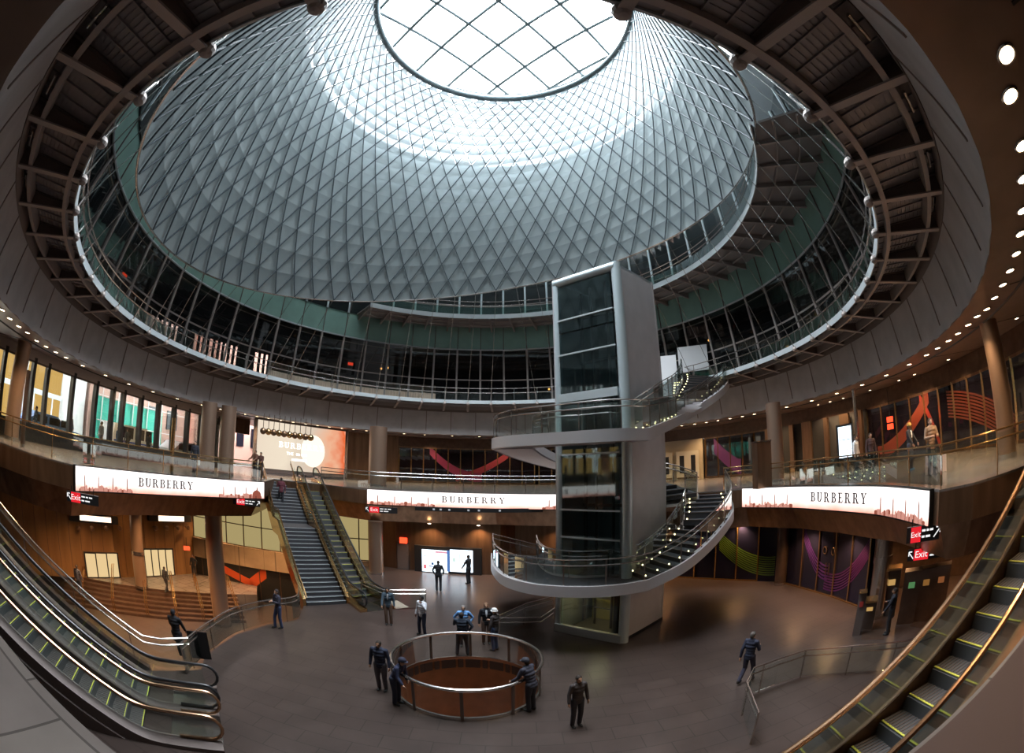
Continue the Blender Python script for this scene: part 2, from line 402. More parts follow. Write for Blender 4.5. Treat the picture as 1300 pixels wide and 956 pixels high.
for z in (zwb + .03, zwb + (-2 - zwb) * .5): b.bar((WA.x + wn.x * .03, WA.y + wn.y * .03, z), (WB.x + wn.x * .03, WB.y + wn.y * .03, z), .06, .06)
b.build('window_frame', M['bronze_dark'], ww)
# dark shopfront below it with an orange ribbon graphic
orange = pbr('orange_graphic', (.42, .06, .012), .5); pattern = {'orange': orange}
sf = wseg('shopfront', ZL + .02, zwl - .05, M['black'], .06); tag(sf, 'dark shopfront with an orange ribbon pattern beneath the stone wall', 'shopfront')
def ribbon(name, pts, hw_, mat, parent, fn, d=.012):
    bb = MB(); P = spline(pts, 8)
    rows = [[fn(p[0] + hw_ * s * (0.4 + p[2]), p[1], d) for s in (-1, 1)] for p in P]; rows2 = [[fn(p[0] + hw_ * s * (0.4 + p[2]), p[1], d - .01) for s in (-1, 1)] for p in P]
    bb.sweep([[r[0], r[1], q[1], q[0]] for r, q in zip(rows, rows2)]); return bb.build(name, mat, parent)
fw = lambda x, z, d: WA + wd * x + wn * (.06 + d) + Vector((0, 0, z))
b = MB()
for (x0, z0, x1, z1, hh) in ((1.2, zwl - .15, 4.6, ZL + 1.2, .28), (4.3, ZL + 1.15, 5.6, zwl - .2, .45)):
    P = [fw(x0, z0 - hh, .02), fw(x1, z1 - hh, .02), fw(x1, z1 + hh, .02), fw(x0, z0 + hh, .02)]; b.hexa([p - wn * .015 for p in P] + P)
b.build('ribbon_graphic', orange, sf)
b = MB()
for k in range(6): b.bar(fw(.6 + k * 1.5, ZL, .03), fw(.6 + k * 1.5, zwl, .03), .05, .05)
b.build('mullion', M['bronze_dark'], sf)
# ---------------------------------------------------------------- concourse walls, centre and right
def wallrun(name, P, z0, z1, mat, th=.3, kind=True):
    bb = MB(); P = [Vector((p[0], p[1], 0)) for p in P]; n = len(P); fr = []
    for i in range(n):
        t = (P[min(i + 1, n - 1)] - P[max(i - 1, 0)]).normalized(); nn = Vector((-t.y, t.x, 0))
        if nn.dot(Vector((C0[0], C0[1], 0)) - P[i]) > 0: nn = -nn
        q = P[i] + nn * th; fr.append([(P[i].x, P[i].y, z0), (q.x, q.y, z0), (q.x, q.y, z1), (P[i].x, P[i].y, z1)])
    bb.sweep(fr); o = bb.build(name, mat); return struct(o) if kind else o
wallrun('wall_back', [(-8.7, 28.0), (-7.3, 27.75)], ZF, -2, M['bronze'])
wallrun('wall_back', [(-7.3, 27.75), (-.7, 27.4), (.2, 28.4), (4, 28.2), (9.2, 24.2)], ZF, -2, M['bronze'])
# shop fronts on the right, dark glass with printed ribbons
SR = [(9.2, 24.2), (11.4, 21.8), (13.3, 19.3)]; SR2 = [(13.4, 18.6), (13.6, 15.2), (13.35, 12.3)]
def shop(P, z0, z1, label, step, graphics, lev):
    base = Vector((*P[0], z0)); o = wallrun('shopfront', P, z0, z1, pbr('dark_shop_face', (.012, .012, .03), .15), .25, False)
    del_kind = o; tag(o, label, 'shopfront')
    L = [0]
    for i in range(1, len(P)): L.append(L[-1] + (Vector(P[i]) - Vector(P[i - 1])).length)
    def fn(s, z, d=.02):
        j = 0
        while j < len(P) - 2 and L[j + 1] < s: j += 1
        t = (s - L[j]) / (L[j + 1] - L[j]); p = Vector(P[j]).lerp(Vector(P[j + 1]), t); tt = (Vector(P[j + 1]) - Vector(P[j])).normalized(); nn = Vector((-tt.y, tt.x))
        if nn.dot(Vector(C0) - p) < 0: nn = -nn
        p = p + nn * d; return Vector((p.x, p.y, z))
    bb = MB(); k = 0
    while k * step <= L[-1]:
        bb.bar(fn(k * step, z0, .05), fn(k * step, z1, .05), .06, .07); k += 1
    for z in (z0 + .05, z1 - .05):
        for j in range(int(L[-1] / step)): bb.bar(fn(j * step, z, .05), fn((j + 1) * step, z, .05), .07, .08)
    bb.build('mullion', M['gold'], o)
    for (s0, s1, za, zb, zc, wd_, col, stripes) in graphics:
        bb = MB(); n = 16
        for q in range(stripes):
            rows = []
            for i in range(n + 1):
                t = i / n; s = s0 + (s1 - s0) * t; zz = za * (1 - t) ** 2 + 2 * zc * t * (1 - t) + zb * t * t
                w1 = wd_ / stripes; lo = zz - wd_ / 2 + q * w1; hi = lo + w1 * (.55 if stripes > 1 else 1); lo = min(max(lo, z0 + .02), z1 - .02); hi = min(max(hi, z0 + .02), z1 - .02)
                rows.append([fn(s, lo, .004), fn(s, hi, .004), fn(s, hi, .012), fn(s, lo, .012)])
            bb.sweep(rows)
        bb.build('ribbon_graphic', pbr('graphic_ink', col, .5), o)
    return o, fn
shop(SR, ZF, -2.05, 'dark shopfront with lime curved stripes on the concourse, right of the lift', 1.3, [(2.8, 6.2, -3.0, -4.4, -4.6, 1.1, (.12, .22, .02), 9)], 0)
so, sfn = shop(SR2, ZF, -2.05, 'dark shopfront with purple swirl graphics beside the concourse column', 1.25, [(1.2, 3.2, -2.3, -4.2, -4.4, .8, (.05, .01, .12), 5), (3.0, 6.2, -4.6, -2.6, -4.9, .9, (.06, .008, .085), 7)], 0)
b = MB()
for s in (2.9, 3.5):
    p = sfn(s, -3.2, .03); c = [p + (sfn(s + .1, -3.2, .03) - p).normalized() * (.13 * math.cos(a)) + Vector((0, 0, .17 * math.sin(a))) for a in [2 * PI * k / 20 for k in range(20)]]
    b.tube(c, .025, 6, True); b.bar(sfn(s + (.2 if s < 3 else -.2), -4.3, .06), sfn(s + (.2 if s < 3 else -.2), -3.75, .06), .03, .03)
b.build('round_emblem', M['gold'], so)
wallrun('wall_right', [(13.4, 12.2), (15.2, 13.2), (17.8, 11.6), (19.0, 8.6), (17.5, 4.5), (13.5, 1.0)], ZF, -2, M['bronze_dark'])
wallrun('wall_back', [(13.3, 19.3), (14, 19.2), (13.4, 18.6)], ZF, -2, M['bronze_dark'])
# kiosk alcove: video wall in a bronze surround
KA = Vector((-7.3, 27.75, 0)); KB = Vector((-.7, 27.4, 0)); kd = (KB - KA).normalized(); kn = Vector((kd.y, -kd.x, 0))
if kn.y > 0: kn = -kn
vw = wallbox('video_wall', 528, 694, 612, 728, M['black'], None, .25, kn, KA, None); tag(vw, 'black framed video wall with two bright map screens at the back of the concourse', 'screen')
scr = emit('map_screen', (.75, .88, 1), 2.6)
wallbox('screen', 537.5, 697.5, 570, 725, scr, vw, .28, kn, KA); wallbox('screen', 572.5, 697.5, 601, 725, scr, vw, .28, kn, KA)
for i, (x0, y0, x1, y1, c) in enumerate([(539.5, 715.5, 542.5, 720.5, (.8, .12, .15)), (554, 699, 568.5, 701.5, (.9, .45, .55)), (549, 713, 552, 716, (.05, .12, .3)), (546, 717, 551, 718.5, (.15, .15, .45)), (568.8, 698, 572, 724.5, (.1, .22, .55)), (584.5, 702, 585.5, 723, (.3, .55, .75)), (576, 707, 579, 712, (.65, .85, .75)), (553, 700, 553.8, 711, (.15, .3, .3)), (539.5, 704, 542, 705, (.3, .6, .6))]):
    wallbox('screen_image', x0, y0, x1, y1, emit('screen_patch', c, .9), vw, .29, kn, KA)
d3 = struct(wallbox('door_3', 504, 688, 521, 727, M['bronze_dark'], None, .05, kn, KA)); wallbox('door_leaf', 505.5, 690, 519.5, 727, M['steel_dark'], d3, .08, kn, KA)
ex = wallbox('exit_sign', 508, 682.5, 517, 689.5, M['red_led'], None, .12, kn, KA); tag(ex, 'small red exit sign over the service door by the video wall', 'sign')
for i, px in enumerate((558, 575, 592)):
    pass
# columns ------------------------------------------------------------------------------------------
def column(x, y, z0, z1, r, mat, label, lean=(0, 0), collar=None, group=None):
    t = thing('column', label, 'column', (x, y, z0), 0, group); h = z1 - z0
    b = MB(); a = [(r * math.cos(2 * PI * k / 28), r * math.sin(2 * PI * k / 28), 0) for k in range(28)]
    c = [(p[0] + lean[0], p[1] + lean[1], h) for p in a]; b.sweep([a, c]); b.build('shaft', mat, t, True)
    b = MB(); b.cyl((0, 0), r * 1.08, 0, .15, 28); b.build('base_ring', M['stainless'], t, True)
    if collar:
        b = MB(); b.cyl((lean[0] * collar / h, lean[1] * collar / h), r * 1.1, collar - .12, collar + .12, 28); b.build('collar', M['stainless'], t, True)
    return t
colm = pbr('bronze_column', (.33, .22, .16), .38, .7)
p = atz(283, 793, ZL); column(p.x, p.y, ZL, -1.95, .52, colm, 'tall bronze clad column standing in front of the broad lower steps')
p = atz(180, 745, ZD); column(p.x, p.y, ZD, -1.95, .42, colm, 'bronze column at the top of the lower steps, left of the lit doors', collar=2.2)
column(13.0, 11.3, ZF, -1.95, .38, M['stainless'], 'stainless column on the right of the concourse with a lit collar', collar=2.35)
p = atz(478, 728, ZF); column(p.x, p.y, ZF, -1.95, .45, colm, 'bronze column behind the escalators, left of the service door')
p = atz(990, 742, ZF); column(p.x, p.y, ZF, -1.95, .3, M['bronze_dark'], 'dark column between the two dark shopfronts')
p = atz(1279, 581, 0); column(p.x, p.y, 0, ZC, .36, colm, 'thick bronze column on the street level at the far right', (-.25, .1))
p = atz(14, 558, 0); column(p.x, p.y, 0, ZC, .42, colm, 'thick bronze column on the street level at the far left', (.3, .1))
for px, py, r, lb in ((262, 588, .5, 'dark round column left of the twin columns near the billboard'), (287, 588, .5, 'bronze lit column next to the dark one near the billboard'), (479, 606, .62, 'wide bronze column behind the centre banner'), (986, 606, .42, 'bronze column behind the right banner, nearest the stairs')):
    v = ray(px, py); D = {262: 27.5, 287: 28, 479: 31, 986: 24}[px]; q = atr(px, py, D); column(q.x, q.y, 0, ZC, r, colm, lb)
q = atr(1090, 590, 24); column(q.x, q.y, 0, ZC, .12, M['stainless'], 'slim pale post behind the right banner')
q = atr(29, 560, 19.5); column(q.x, q.y, 0, 2.9, .11, M['bronze_dark'], 'slim dark lamp post at the left rail with a ball top')
q = atr(218, 590, 22); column(q.x, q.y, 0, 2.6, .10, M['gold'], 'slim bronze lamp post in front of the street windows')
q = atr(968, 622, 21); pl = thing('pylon', 'squared bronze pylon right of the spiral stair on the street level', 'pylon', tuple((q.x, q.y, 0)))
b = MB(); b.box((0, 0, 1.05), (.8, .5, 2.1)); b.build('body', M['bronze'], pl); b = MB(); b.box((0, 0, 2.13), (.84, .54, .06)); b.build('cap', M['stainless'], pl)
# ---------------------------------------------------------------- concrete drum above the opening
def ringrow(R, z, n=168): return [pol(R, 2 * PI * k / n, z) for k in range(n)]
b = MB(); b.grid([ringrow(RF + .45, ZC + .02), ringrow(RF, ZC), ringrow(17.66, ZC + .25), ringrow(17.4, 5.9), ringrow(17.75, 5.95), ringrow(18.2, ZC + .1)], closed=True)
drum = struct(b.build('trim_2', M['concrete'], None, True))
b = MB()
for k in range(56):
    a = 2 * PI * (k + .5) / 56; b.bar(pol(17.645, a, ZC + .26), pol(17.395, a, 5.9), .06, .03)
b.build('panel_joint', M['seam'], drum)
b = MB(); b.grid([ringrow(17.38, 5.9), ringrow(17.38, 6.35), ringrow(17.75, 6.35), ringrow(17.75, 5.9)], closed=True); struct(b.build('trim_3', M['seam'], None, True))
# ---------------------------------------------------------------- walkway of level two
NB = 56; RI, RO = 15.6, 17.4
A0 = math.radians(-78.3)                       # a bracket stands on this bearing from the centre
wk = thing('ring_walkway', 'steel ring walkway of the first gallery with grating deck and cantilever brackets', 'walkway', (C0[0], C0[1], 0))
o0 = Vector((C0[0], C0[1], 0))
def prow(R, z, n=224, a0=0, a1=2 * PI, closed=True): return [Vector((R * math.cos(a0 + (a1 - a0) * k / n), R * math.sin(a0 + (a1 - a0) * k / n), z)) for k in range(n if closed else n + 1)]
# bracket: a tapered I beam with a pale bottom flange and an end boss
def bracket_mb(R1, R2, z1, z2, h1, h2, wf):
    bb = MB()
    bb.hexa([(R1, -.02, z1), (R2, -.02, z2), (R2, .02, z2), (R1, .02, z1), (R1, -.02, z1 + h1), (R2, -.02, z2 + h2), (R2, .02, z2 + h2), (R1, .02, z1 + h1)], 0)
    bb.bar((R1, 0, z1), (R2, 0, z2), wf, .035, 1); bb.bar((R1, 0, z1 + h1), (R2, 0, z2 + h2), wf, .03, 0)
    return bb
mb = bracket_mb(RI - .05, RO, 6.28, 5.98, .14, .42, .17); mb.ball((RI - .12, 0, 6.33), .13, 6, mi=1)
me = mb.mesh('bracket', [M['steel_dark'], M['steel_paint']])
for k in range(NB):
    a = A0 + 2 * PI * k / NB; o = bpy.data.objects.new('bracket', me); COL.objects.link(o); o.parent = wk; o.rotation_euler = (0, 0, a)
gm = MB()
for k in range(NB):
    a = A0 + 2 * PI * k / NB
    for j in range(1, 12):
        R = RI + .28 + j * .125; pts = [(R * math.cos(a + s), R * math.sin(a + s), 6.42) for s in (0.008, 2 * PI / NB / 3, 4 * PI / NB / 3, 2 * PI / NB - .008)]
        for q in range(3): gm.bar(pts[q], pts[q + 1], .085, .03)
    for s in (.28, .5, .72): 
        aa = a + 2 * PI / NB * s; gm.bar((RI * math.cos(aa), RI * math.sin(aa), 6.39), (RO * math.cos(aa), RO * math.sin(aa), 6.39), .03, .04)
gm.build('deck_grating', M['grate'], wk)
b = MB(); b.grid([prow(RI - .02, 6.44), prow(RO, 6.44), prow(RO, 6.47), prow(RI - .02, 6.47)], closed=True); b.build('deck', M['grate'], wk)
for R, nmn in ((RI + .18, 'inner_channel'), (RO - .42, 'outer_channel')):
    b = MB(); b.sweep([[(R * math.cos(a), R * math.sin(a), 6.2 + (R - RI) * -.1), ((R + .12) * math.cos(a), (R + .12) * math.sin(a), 6.2 + (R - RI) * -.1), ((R + .12) * math.cos(a), (R + .12) * math.sin(a), 6.43), (R * math.cos(a), R * math.sin(a), 6.43)] for a in [2 * PI * k / 168 for k in range(168)]], True); b.build(nmn, M['steel_paint'], wk)
b = MB()
for a in range(56):
    aa = A0 + 2 * PI * (a + .3) / 56; bb_ = A0 + 2 * PI * (a + .6) / 56; R = RO - .18; b.tube([(R * math.cos(aa), R * math.sin(aa), 6.22), (R * math.cos(bb_), R * math.sin(bb_), 6.22)], .035, 6)
b.build('conduit', M['stainless'], wk)
b = MB(); b.sweep([[((RI - .06) * math.cos(a), (RI - .06) * math.sin(a), 6.36), ((RI - .02) * math.cos(a), (RI - .02) * math.sin(a), 6.36), ((RI - .02) * math.cos(a), (RI - .02) * math.sin(a), 6.62), ((RI - .06) * math.cos(a), (RI - .06) * math.sin(a), 6.62)] for a in [2 * PI * k / 224 for k in range(224)]], True); b.build('toe_plate', M['steel_light'], wk, True)
for z, nmn in ((7.55, 'top_rail'), (7.2, 'middle_rail')):
    b = MB(); b.tube([(RI * math.cos(a), RI * math.sin(a), z) for a in [2 * PI * k / 168 for k in range(168)]], .03, 6, True); b.build(nmn, M['stainless'], wk, True)
pm = MB(); pm.bar((RI, 0, 6.4), (RI, 0, 7.55), .05, .03); pm = pm.mesh('rail_post', M['stainless'])
for k in range(NB):
    o = bpy.data.objects.new('rail_post', pm); COL.objects.link(o); o.parent = wk; o.rotation_euler = (0, 0, A0 + 2 * PI * k / NB)
b = MB(); b.grid([prow(RI + .015, 6.65), prow(RI + .015, 7.15)], closed=True); b.build('glass_panel', M['glass'], wk)
# ---------------------------------------------------------------- glazed wall of level two, the green band, the level above
gw = MB(); gw.grid([ringrow(17.1, 6.47), ringrow(16.3, 10.75)], closed=True); g1 = struct(gw.build('window_2', M['glass_dark'], None, False))
mm = MB(); mm.bar((17.05, 0, 6.45), (16.22, 0, 10.8), .08, .14, up=(0, 1, 0)); mm = mm.mesh('mullion', M['steel_paint'])
for k in range(NB):
    o = bpy.data.objects.new('mullion', mm); COL.objects.link(o); o.parent = g1; o.location = o0; o.rotation_euler = (0, 0, A0 + 2 * PI * (k + .5) / NB)
b = MB(); b.grid([ringrow(16.75, 8.35), ringrow(16.72, 8.45)], closed=True); b.build('transom', M['steel_paint'], g1)
b = MB(); b.grid([ringrow(16.2, 10.72), ringrow(15.95, 12.55), ringrow(16.2, 12.6), ringrow(16.5, 10.75)], closed=True); gb = struct(b.build('trim_4', M['green'], None, True))
b = MB()
for k in range(NB): a = A0 + 2 * PI * (k + .5) / NB; b.bar(pol(16.17, a, 10.74), pol(15.93, a, 12.55), .05, .05)
b.build('joint', M['steel_dark'], gb)
b = MB(); b.tube(arc(C0, 16.2, 0, 2 * PI, 168, 10.74)[:-1], .06, 6, True); b.build('edge_tube', M['steel_light'], gb, True)
b = MB(); b.grid([ringrow(16.3, 10.4), ringrow(16.55, 10.4), ringrow(16.55, 10.75), ringrow(16.3, 10.75)], closed=True); b.build('header', pbr('olive_header', (.36, .33, .26), .5), gb)
# rooms behind the glass: floor, ceiling, back wall with bright street windows on the left
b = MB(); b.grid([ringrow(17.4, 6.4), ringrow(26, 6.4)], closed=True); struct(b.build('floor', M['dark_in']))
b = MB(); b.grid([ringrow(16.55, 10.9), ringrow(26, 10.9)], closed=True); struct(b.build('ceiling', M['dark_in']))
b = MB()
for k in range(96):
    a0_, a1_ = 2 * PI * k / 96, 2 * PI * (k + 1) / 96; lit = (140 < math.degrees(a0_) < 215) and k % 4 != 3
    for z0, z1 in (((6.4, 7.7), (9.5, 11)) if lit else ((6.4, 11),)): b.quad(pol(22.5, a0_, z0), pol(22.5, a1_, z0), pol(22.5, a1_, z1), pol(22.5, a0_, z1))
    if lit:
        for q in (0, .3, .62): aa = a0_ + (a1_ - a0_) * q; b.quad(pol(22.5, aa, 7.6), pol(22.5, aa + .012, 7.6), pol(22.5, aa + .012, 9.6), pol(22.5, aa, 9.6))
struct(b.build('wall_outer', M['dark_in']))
b = MB(); b.grid([[pol(16.95, math.radians(a), z) for a in range(104, 151, 2)] for z in (6.5, 7.9)]); 
ct = b.build('curtain', pbr('pale_curtain', (.62, .47, .36), .9, 0, .3, 3, 0, (6, 6, .3))); tag(ct, 'pale beige blind along the foot of the gallery glass on the left', 'blind')
# braces, ducts and small lamps inside the dark rooms
for k in range(34):
    a = 2 * PI * k / 34 + .05
    b = MB(); b.tube([pol(18.2, a, 10.8), pol(19.6, a + .05, 8.6 + .5 * math.sin(k * 2.3)), pol(20.5, a + .02, 6.45)], .05, 5)
    if k == 0: BR_ = MB()
    BR_.v += []; base = len(BR_.v); BR_.v += b.v; BR_.f += [tuple(base + i for i in f) for f in b.f]; BR_.m += b.m
for R, z in ((18.6, 10.3), (19.8, 9.9), (21, 10.2)): BR_.tube(arc(C0, R, 0, 2 * PI, 96, z)[:-1], .09, 6, True)
sv = thing('service_pipes', 'dark pipes and braces behind the gallery glass', 'pipes'); BR_.build('pipe', M['steel_dark'], sv)
for i, (px, py) in enumerate([(158, 350), (445, 462)]):
    q = oncirc(px, py, C0, 17.6, 0); D = math.hypot(q.x, q.y); q = atr(px, py, D)
    t = thing('exit_sign', ['red exit sign behind the gallery glass at the far left', 'red exit sign behind the gallery glass left of centre'][i], 'sign', tuple(q), math.atan2(q.y - C0[1], q.x - C0[0]) + PI / 2)
    b = MB(); b.box((0, 0, 0), (.42, .06, .22)); b.build('housing', M['red_led'], t); b = MB(); b.bar((0, 0, .11), (0, 0, .5), .03, .03); b.build('hanger', M['black'], t)
wl = emit('amber_lamp', (1, .45, .12), 6)
for i, (px, py) in enumerate([(470, 484), (484, 468), (492, 467), (505, 500), (520, 500), (525, 501), (671, 505), (900, 432), (697, 494), (1000, 440)]):
    q = oncirc(px, py, C0, 18.4, 0); D = math.hypot(q.x, q.y); q = atr(px, py, D); q.z = max(min(q.z, 10.2), 6.8)
    b = MB(); b.ball((0, 0, 0), .09, 5); o = b.build('amber_lamp', wl); o.location = q; tag(o, 'tiny amber lamp glowing inside the dark gallery', 'lamp', 'amber lamps behind the gallery glass')
# ---- second gallery walkway (right and back), glazed wall above it
R2I, R2O, z2 = 12.95, 15.95, 12.25
aS, aE = math.radians(-38), math.radians(128)
w2 = thing('ring_walkway', 'upper ring walkway with pale edge seen above the green band at right', 'walkway', (C0[0], C0[1], 0))
def arow(R, z, n=72): return prow(R, z, n, aS, aE, False)
b = MB(); n = 72
b.sweep([[(R2I * math.cos(a), R2I * math.sin(a), z2 + .1), (R2O * math.cos(a), R2O * math.sin(a), z2 + .25), (R2O * math.cos(a), R2O * math.sin(a), z2 + .35), (R2I * math.cos(a), R2I * math.sin(a), z2 + .2)] for a in [aS + (aE - aS) * k / n for k in range(n + 1)]]); b.build('deck', pbr('pale_soffit', (.33, .30, .29), .6), w2)
b = MB(); b.sweep([[((R2I - .05) * math.cos(a), (R2I - .05) * math.sin(a), z2 - .02), (R2I * math.cos(a), R2I * math.sin(a), z2 - .02), (R2I * math.cos(a), R2I * math.sin(a), z2 + .3), ((R2I - .05) * math.cos(a), (R2I - .05) * math.sin(a), z2 + .3)] for a in [aS + (aE - aS) * k / n for k in range(n + 1)]]); b.build('edge_plate', M['steel_light'], w2, True)
b = MB()
for R in (R2I + .9, R2I + 1.9): b.tube(arow(R, z2 + .05), .05, 6)
b.build('channel', M['steel_paint'], w2)
bm_ = bracket_mb(R2I, R2O, z2 - .05, z2 - .12, .12, .3, .12).mesh('bracket', [M['steel_paint'], M['steel_paint']])
k = 0
while aS + k * 2 * PI / 56 < aE:
    a = A0 + 2 * PI / 56 * (k + 7)
    if aS < a < aE:
        o = bpy.data.objects.new('bracket', bm_); COL.objects.link(o); o.parent = w2; o.rotation_euler = (0, 0, a)
    k += 1
b = MB(); b.grid([arow(R2I + .02, z2 + .3), arow(R2I + .02, z2 + .85)]); b.build('glass_panel', glassy('green_tinted_glass', (.6, .8, .74), .08, .02, .35, (.05, .12, .10)), w2)
for z in (z2 + 1.0, z2 + 1.3): b = MB(); b.tube(arow(R2I, z), .025, 6); b.build('handrail', M['stainless'], w2, True)
b = MB(); b.grid([ringrow(15.9, 12.6), ringrow(15.6, 17.5)], closed=True); g2 = struct(b.build('window_3', M['glass_dark']))
mm = MB(); mm.bar((15.84, 0, 12.5), (15.5, 0, 17.5), .09, .14, up=(0, 1, 0)); mm = mm.mesh('mullion', M['tower_frame'])
for k in range(NB):
    o = bpy.data.objects.new('mullion', mm); COL.objects.link(o); o.parent = g2; o.location = o0; o.rotation_euler = (0, 0, A0 + 2 * PI * (k + .5) / NB)
b = MB(); 
for z in (14.2, 15.9): b.tube(arc(C0, 15.75, 0, 2 * PI, 120, z)[:-1], .04, 6, True)
b.build('transom', M['steel_paint'], g2)
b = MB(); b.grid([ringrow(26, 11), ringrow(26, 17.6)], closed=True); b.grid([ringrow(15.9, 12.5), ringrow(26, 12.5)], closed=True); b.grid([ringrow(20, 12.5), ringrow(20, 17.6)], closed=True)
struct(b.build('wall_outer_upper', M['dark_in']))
# roof cone up to the oculus
OC = Vector((-.5, 15.2, 27.0)); OR = 8.0
def orow(R, z, n=168): return [Vector((OC.x + R * math.cos(2 * PI * k / n), OC.y + R * math.sin(2 * PI * k / n), z)) for k in range(n)]
b = MB(); b.grid([ringrow(26, 17.6), ringrow(15.6, 17.5), [Vector(a).lerp(c, .66) for a, c in zip(ringrow(15.6, 17.5), orow(OR + 1.0, 26.6))]], closed=True)
b.grid([ringrow(27, 17.9), ringrow(26, 17.6)], closed=True)
struct(b.build('ceiling', pbr('roof_lining', (.30, .32, .33), .8), None, True))
b = MB(); b.grid([[Vector(a).lerp(c, .66) for a, c in zip(ringrow(15.6, 17.5), orow(OR + 1.0, 26.6))], orow(OR + 1.0, 26.6), orow(OR + .3, 27.6)], closed=True); g4 = struct(b.build('added_roof_glazing', M['glass_clean'], None, True))  # unseen glazing added in the roof cone to light the net from behind
for k in range(56):
    b = MB(); a, c = ringrow(15.6, 17.5)[k * 3], orow(OR + 1.0, 26.6)[k * 3]; b.bar(Vector(a).lerp(c, .66), c, .08, .14); b.build('mullion', M['steel_light'], g4)
# ---------------------------------------------------------------- oculus and cable net
oc = thing('oculus', 'round skylight with a diagonal steel grid at the top of the dome', 'skylight', tuple(OC))
b = MB(); b.tube([(OR * math.cos(a), OR * math.sin(a), 0) for a in [2 * PI * k / 96 for k in range(96)]], .25, 12, True); b.build('ring_tube', M['ring_steel'], oc, True)
st_ = MB(); b = MB(); b.tube([((OR + .25) * math.cos(a), (OR + .25) * math.sin(a), .8) for a in [2 * PI * k / 96 for k in range(96)]], .09, 8, True)
for k in range(56):
    a = 2 * PI * k / 56; st_.tube([(OR * math.cos(a), OR * math.sin(a), 0), ((OR + .25) * math.cos(a), (OR + .25) * math.sin(a), .8)], .02, 4)
b.build('upper_ring', M['steel_light'], oc, True); st_.build('strut', M['steel_light'], oc)
sp = 2.75
for fam in (0, 1):
    for i in range(-3, 4):
        d_ = i * sp + .5 * fam; L = math.sqrt(max((OR + .25) ** 2 - d_ * d_, 0)); t_ = PI / 4 + fam * PI / 2 + .03
        ux, uy = math.cos(t_), math.sin(t_); P = [(ux * s - uy * d_, uy * s + ux * d_, .8 + .5 * (1 - (s * s + d_ * d_) / (OR + .25) ** 2)) for s in [L * (q / 6 - 1) for q in range(13)]]
        b = MB(); b.tube(P, .13, 6)
        b.build('grid_bar', M['ring_steel'], oc, True)
b = MB(); rows = []
for j in range(9): r = (OR + .25) * (j + .02) / 8.02; rows.append([(r * math.cos(2 * PI * k / 48), r * math.sin(2 * PI * k / 48), .95 + .5 * (1 - (r / (OR + .25)) ** 2)) for k in range(48)])
b.grid(rows, closed=True); b.build('glass_pane', M['glass_clean'], oc, True)
# bottom ring of the net: a tilted circle
NBc, NBr, NSX, NSY = Vector((-2.5, 15.9, 11.5)), 12.55, .14, .14
NAZ = 56; ROWS = 18
def net(i, j):
    "node on cable bearing i (of 56) at half-level j (0 bottom .. ROWS top)"
    t = j / ROWS; a = 2 * PI * i / NAZ
    lo = Vector((NBc.x + NBr * math.cos(a), NBc.y + NBr * math.sin(a), 0)); lo.z = NBc.z + NSX * (lo.x - NBc.x) + NSY * (lo.y - NBc.y)
    hi = Vector((OC.x + OR * math.cos(a), OC.y + OR * math.sin(a), OC.z))
    s = t + .10 * math.sin(PI * t)              # rows crowd slightly upward
    p = lo.lerp(hi, s); c = NBc.lerp(OC, s); c.z = p.z; r = p - c; k = 1 - .07 * math.sin(PI * t)
    return Vector((c.x + r.x * k, c.y + r.y * k, p.z))
nt = thing('cable_net', 'huge tilted net of steel cables holding pale diamond metal panels under the skylight', 'sculpture', tuple(NBc))
no = NBc
m, n_, l_ = nm('perforated_reflector'); bs = n_['Principled BSDF']; bs.inputs['Base Color'].default_value = (.34, .395, .405, 1); bs.inputs['Roughness'].default_value = .5; bs.inputs['Metallic'].default_value = .25
tl = n_.new('ShaderNodeBsdfTranslucent'); tl.inputs[0].default_value = (.42, .48, .50, 1); mx = n_.new('ShaderNodeMixShader'); mx.inputs[0].default_value = .35
tr = n_.new('ShaderNodeBsdfTransparent'); mx2 = n_.new('ShaderNodeMixShader'); mx2.inputs[0].default_value = .07
l_.new(bs.outputs[0], mx.inputs[1]); l_.new(tl.outputs[0], mx.inputs[2]); l_.new(mx.outputs[0], mx2.inputs[1]); l_.new(tr.outputs[0], mx2.inputs[2]); l_.new(mx2.outputs[0], n_['Material Output'].inputs[0])
M['panel'] = m
# panels turn more see-through and translucent towards one edge of every row
at_ = n_.new('ShaderNodeAttribute'); at_.attribute_name = 'level'; fr2 = n_.new('ShaderNodeMath'); fr2.operation = 'FRACT'; l_.new(at_.outputs['Fac'], fr2.inputs[0])
mp_ = n_.new('ShaderNodeMapRange'); mp_.inputs[3].default_value = .02; mp_.inputs[4].default_value = .20; l_.new(fr2.outputs[0], mp_.inputs[0]); l_.new(mp_.outputs[0], mx2.inputs[0])
mp3 = n_.new('ShaderNodeMapRange'); mp3.inputs[3].default_value = .20; mp3.inputs[4].default_value = .5; l_.new(fr2.outputs[0], mp3.inputs[0]); l_.new(mp3.outputs[0], mx.inputs[0])
panels = []
for j in range(-1, ROWS - 1):
    for i in range(NAZ):
        ii = i + (.5 if j % 2 else 0)
        bot = net(ii, 0) if j < 0 else net(ii, j)
        _b, rt, tp, lf = bot, net(ii + .5, j + 1), net(ii, j + 2), net(ii - .5, j + 1)
        c = (bot + tp) / 2; q = [c + (p - c) * .99 for p in (bot, rt, tp, lf)]
        # each panel leans a little, like a shingle: lower tip towards the middle of the room
        inn = (Vector((C0[0], C0[1], c.z)) - c).normalized(); q[0] = q[0] + inn * .0
        panels.append((c, q, [max(j, 0), j + 1, j + 2, j + 1] * 2))
vis = [(-(c - CAM).length if (c.y > 5) else -99, k) for k, (c, q, lv) in enumerate(panels)]; vis.sort(reverse=True); big = set(k for _, k in vis[:100])
rest = MB(); rl = []
